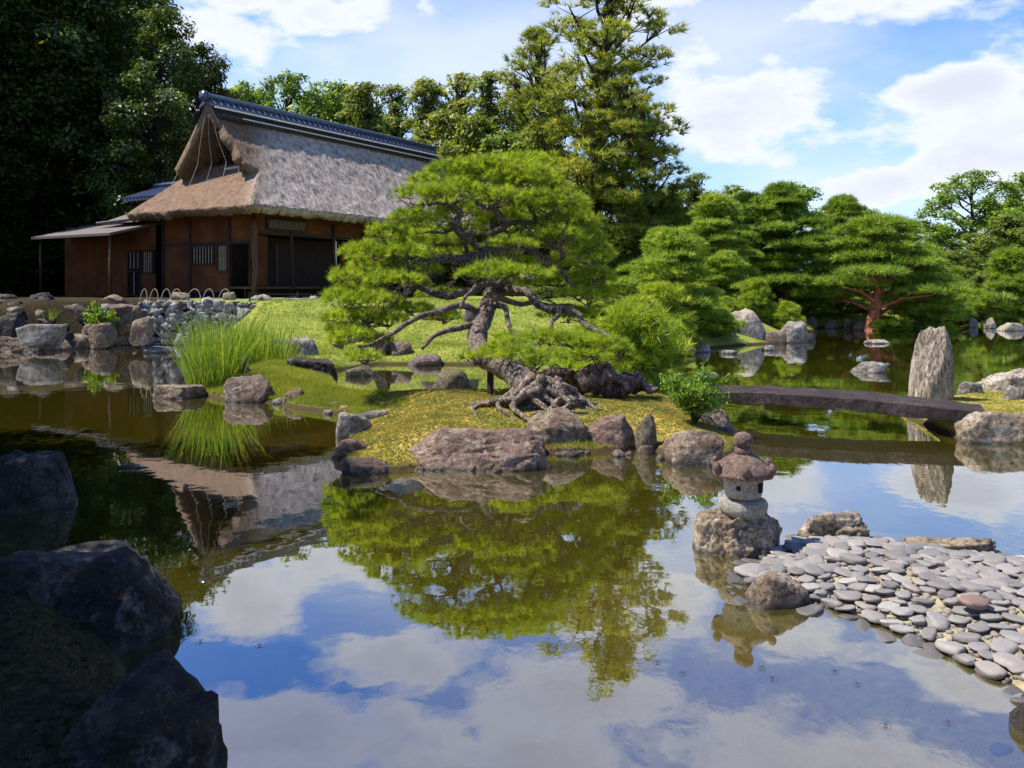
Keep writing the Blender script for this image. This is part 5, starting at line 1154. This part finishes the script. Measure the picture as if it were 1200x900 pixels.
# ---------------------------------------------------------------- reeds, shrub, plants, grass
def blades(n, area, hgt, wd, seed, lean=.35, fan=.25):
    rs = np.random.RandomState(seed); V_ = []; F_ = []; T_ = []; K = 6
    for i in range(n):
        a_ = rs.uniform(0, 6.28); r_0 = math.sqrt(rs.uniform()); x0, y0 = area[0]*r_0*math.cos(a_), area[1]*r_0*math.sin(a_)
        h_ = hgt*rs.uniform(.55, 1.05); ld = rs.uniform(0, 6.28); dx, dy = math.cos(ld)*lean+x0/area[0]*fan, math.sin(ld)*lean*.8+y0/area[1]*fan; bnd = rs.uniform(.2, 1.2); wv = wd*rs.uniform(.6, 1.2); sa = rs.uniform(0, 3.14); b0 = len(V_); tn = rs.uniform()
        for k in range(K+1):
            t_ = k/K; q = h_*(t_*(.5)+.5*t_**2*bnd); x_ = x0+dx*q; y_ = y0+dy*q; z_ = h_*t_*(1-.12*bnd*t_); w_ = wv*(1-t_**2)+.001
            V_ += [(x_-math.cos(sa)*w_/2, y_-math.sin(sa)*w_/2, z_), (x_+math.cos(sa)*w_/2, y_+math.sin(sa)*w_/2, z_)]; T_ += [tn, tn]
        for k in range(K): F_.append((b0+2*k, b0+2*k+1, b0+2*k+3, b0+2*k+2))
    return np_mesh('blades', V_, F_, T_)
p = P(250, 458); o = link('reed_clump', blades(480, (.46, .5), 1.5, .017, 1), ML['reed'], label='tall bright green reed clump standing at the water edge', cat='reeds'); o.location = (p.x, p.y, 0)
p = P(300, 437); o = link('reed_clump', blades(480, (.85, 1.0), 1.15, .018, 2, .3), ML['reed'], label='wider clump of reeds on the bank behind the boulder', cat='reeds'); o.location = (p.x, p.y, .12)
p = P(262, 440); o = link('reed_clump', blades(380, (.7, .8), 1.5, .017, 9, .3), ML['reed'], label='middle clump of reeds between the edge clump and the bank clump', cat='reeds'); o.location = (p.x, p.y, .1)
p = PD(58, 392, 27.5); o = link('sedge_tuft', blades(40, (.15, .15), .55, .02, 3, .8), ML['reed'], label='small spiky yellow-green sedge tuft among the left bank rocks', cat='sedge'); o.location = (p.x, p.y, tz(p.x, p.y))
# leafy shrub at the bridge head
def shrub(loc, w_, h_, label, seed, n=420, size=.07):
    root = empty('leafy_shrub', loc, label=label, cat='shrub'); rs = np.random.RandomState(seed); rng = random.Random(seed)
    tips = []; st = MB()
    for i in range(26):
        a_ = i*2.4; k = math.sqrt(rng.random()); e = Vector((math.cos(a_)*w_*.5*k, math.sin(a_)*w_*.45*k, h_*(.35+.6*rng.random()*(1.1-.5*k)))); st.tube([(0, 0, -.05), (e.x*.4, e.y*.4, e.z*.55), e], [.012, .008, .004], 5, cap=False)
        for j in range(n//26): f_ = rng.uniform(.45, 1.05); tips.append((e.x*f_+rng.gauss(0, .055), e.y*f_+rng.gauss(0, .055), e.z*(.3+.7*f_)+rng.gauss(0, .045)))
    st.build('stems', M_darkbark, root)
    V_, F_, T_ = scatter([leaf_clump(7, size, .06, seed+i, .45, .7) for i in range(3)], np.array(tips), rs.normal(size=(len(tips), 3))*.5+np.array([0, 0, 1]), rs.uniform(.7, 1.2, len(tips)), seed)
    link('leaves', np_mesh('leaves', V_, F_, T_), ML['shrub'], root); return root
p = PD(814, 497, 10.9); shrub((p.x, p.y, .2), .72, .74, 'bright green leafy shrub at the left end of the stone bridge', 5, 1100, .05)
p = PD(116, 392, 27.6); shrub((p.x, p.y, .5), 1.1, 1.0, 'small green plant growing among the left bank rocks', 6, 260, .12)
# grass stuff
def grass_stuff():
    rs = np.random.RandomState(9); n = 90000; xg = np.concatenate([rs.uniform(-5.6, -1.6, n), rs.uniform(-9, 6, n//2), rs.uniform(-3, 3.2, n//2)]); yg = np.concatenate([rs.uniform(13, 20, n), rs.uniform(20, 29, n//2), rs.uniform(9, 15, n//2)])
    z_, dm_, dr_, db_, dn_ = terrain(np.stack([xg, yg], 1)); dn2 = vnoise(xg, yg, 2.5, 77)
    keep = (dm_ > .06) & ((yg > 15) | (xg < -2.0) | ((dn2 > .35) & (dm_ < .9)))
    xg, yg, z_ = xg[keep], yg[keep], z_[keep]
    tm = [needle_tuft(7, .055, .006, .8, 200+i) for i in range(3)]
    V_, F_, T_ = scatter(tm, np.stack([xg, yg, z_], 1), np.tile([0, 0, 1.0], (len(xg), 1))+rs.normal(size=(len(xg), 3))*.15, rs.uniform(.5, 1.5, len(xg)), 4)
    link('short_grass', np_mesh('short_grass', V_, F_, T_), ML['grass'], label='short yellow-green grass covering the banks around the pond', cat='grass', kind='stuff')
grass_stuff()
def moss_stuff():
    rs = np.random.RandomState(19); n = 150000; xg = np.concatenate([rs.uniform(-2.9, 3.4, n), rs.uniform(5.5, 14, n//4)]); yg = np.concatenate([rs.uniform(8.8, 16, n), rs.uniform(9.5, 15, n//4)])
    z_, dm_, dr_, db_, dn_ = terrain(np.stack([xg, yg], 1)); keep = ((dm_ > .03) | (dr_ > .03))
    xg, yg, z_ = xg[keep], yg[keep], z_[keep]
    V_, F_, T_ = scatter([needle_tuft(6, .020, .006, 1.2, 300+i) for i in range(3)], np.stack([xg, yg, z_], 1), np.tile([0, 0, 1.0], (len(xg), 1))+rs.normal(size=(len(xg), 3))*.2, rs.uniform(.5, 1.5, len(xg)), 4)
    link('moss', np_mesh('moss', V_, F_, T_), leaf_mat('ochre_moss', (.10, .145, .022), (.36, .29, .06), (.52, .36, .13), .3, 2.4, .2), label='ochre and green moss covering the island and the right bank', cat='moss', kind='stuff')
moss_stuff()
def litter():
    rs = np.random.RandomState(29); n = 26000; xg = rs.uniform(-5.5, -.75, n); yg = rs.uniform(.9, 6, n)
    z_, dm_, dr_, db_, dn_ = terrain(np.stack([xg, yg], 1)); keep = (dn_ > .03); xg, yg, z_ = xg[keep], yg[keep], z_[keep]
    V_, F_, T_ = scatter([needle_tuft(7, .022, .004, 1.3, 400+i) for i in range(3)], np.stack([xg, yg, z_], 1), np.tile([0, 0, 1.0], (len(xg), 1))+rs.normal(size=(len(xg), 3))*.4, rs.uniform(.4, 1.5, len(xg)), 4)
    link('shaded_moss', np_mesh('shaded_moss', V_, F_, T_), leaf_mat('shade_toned_brown_moss', (.02, .02, .006), (.07, .05, .02), (.14, .09, .04), .2, 3, .4), label='brown moss with shade put into its colour on the near left bank', cat='moss', kind='stuff')  # brown moss, with the shade of the bank put into its darker colour
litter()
# water striders
ws = MB(); ws.tube([(-.006, 0, .004), (.0, 0, .006), (.006, 0, .004)], [.0015, .0025, .001], 6)
for sx_ in (-1, 1):
    for dx in (-.9, -.1, .8): ws.tube([(0, 0, .005), (dx*.012, sx_*.008, .010), (dx*.022, sx_*.016, .001)], .0007, 4)
M_bug = simple('dark_insect', (.02, .015, .012), .5, .1, 9, 0)
first = None
for i, (px, py) in enumerate([(770,777),(800,790),(978,788),(1005,803),(1112,848),(1038,851),(893,783),(235,752),(304,757),(598,590),(905,796)]):
    p = P(px, py)
    if first is None: o = first = ws.build('water_strider', M_bug)
    else: o = first.copy(); C.objects.link(o)
    o.location = (p.x, p.y, .0015); o.scale = (1.05,)*3; o.rotation_euler = (0, 0, i*1.3); tag(o, 'tiny dark water strider resting on the pond surface', 'insect', 'water striders on the pond')
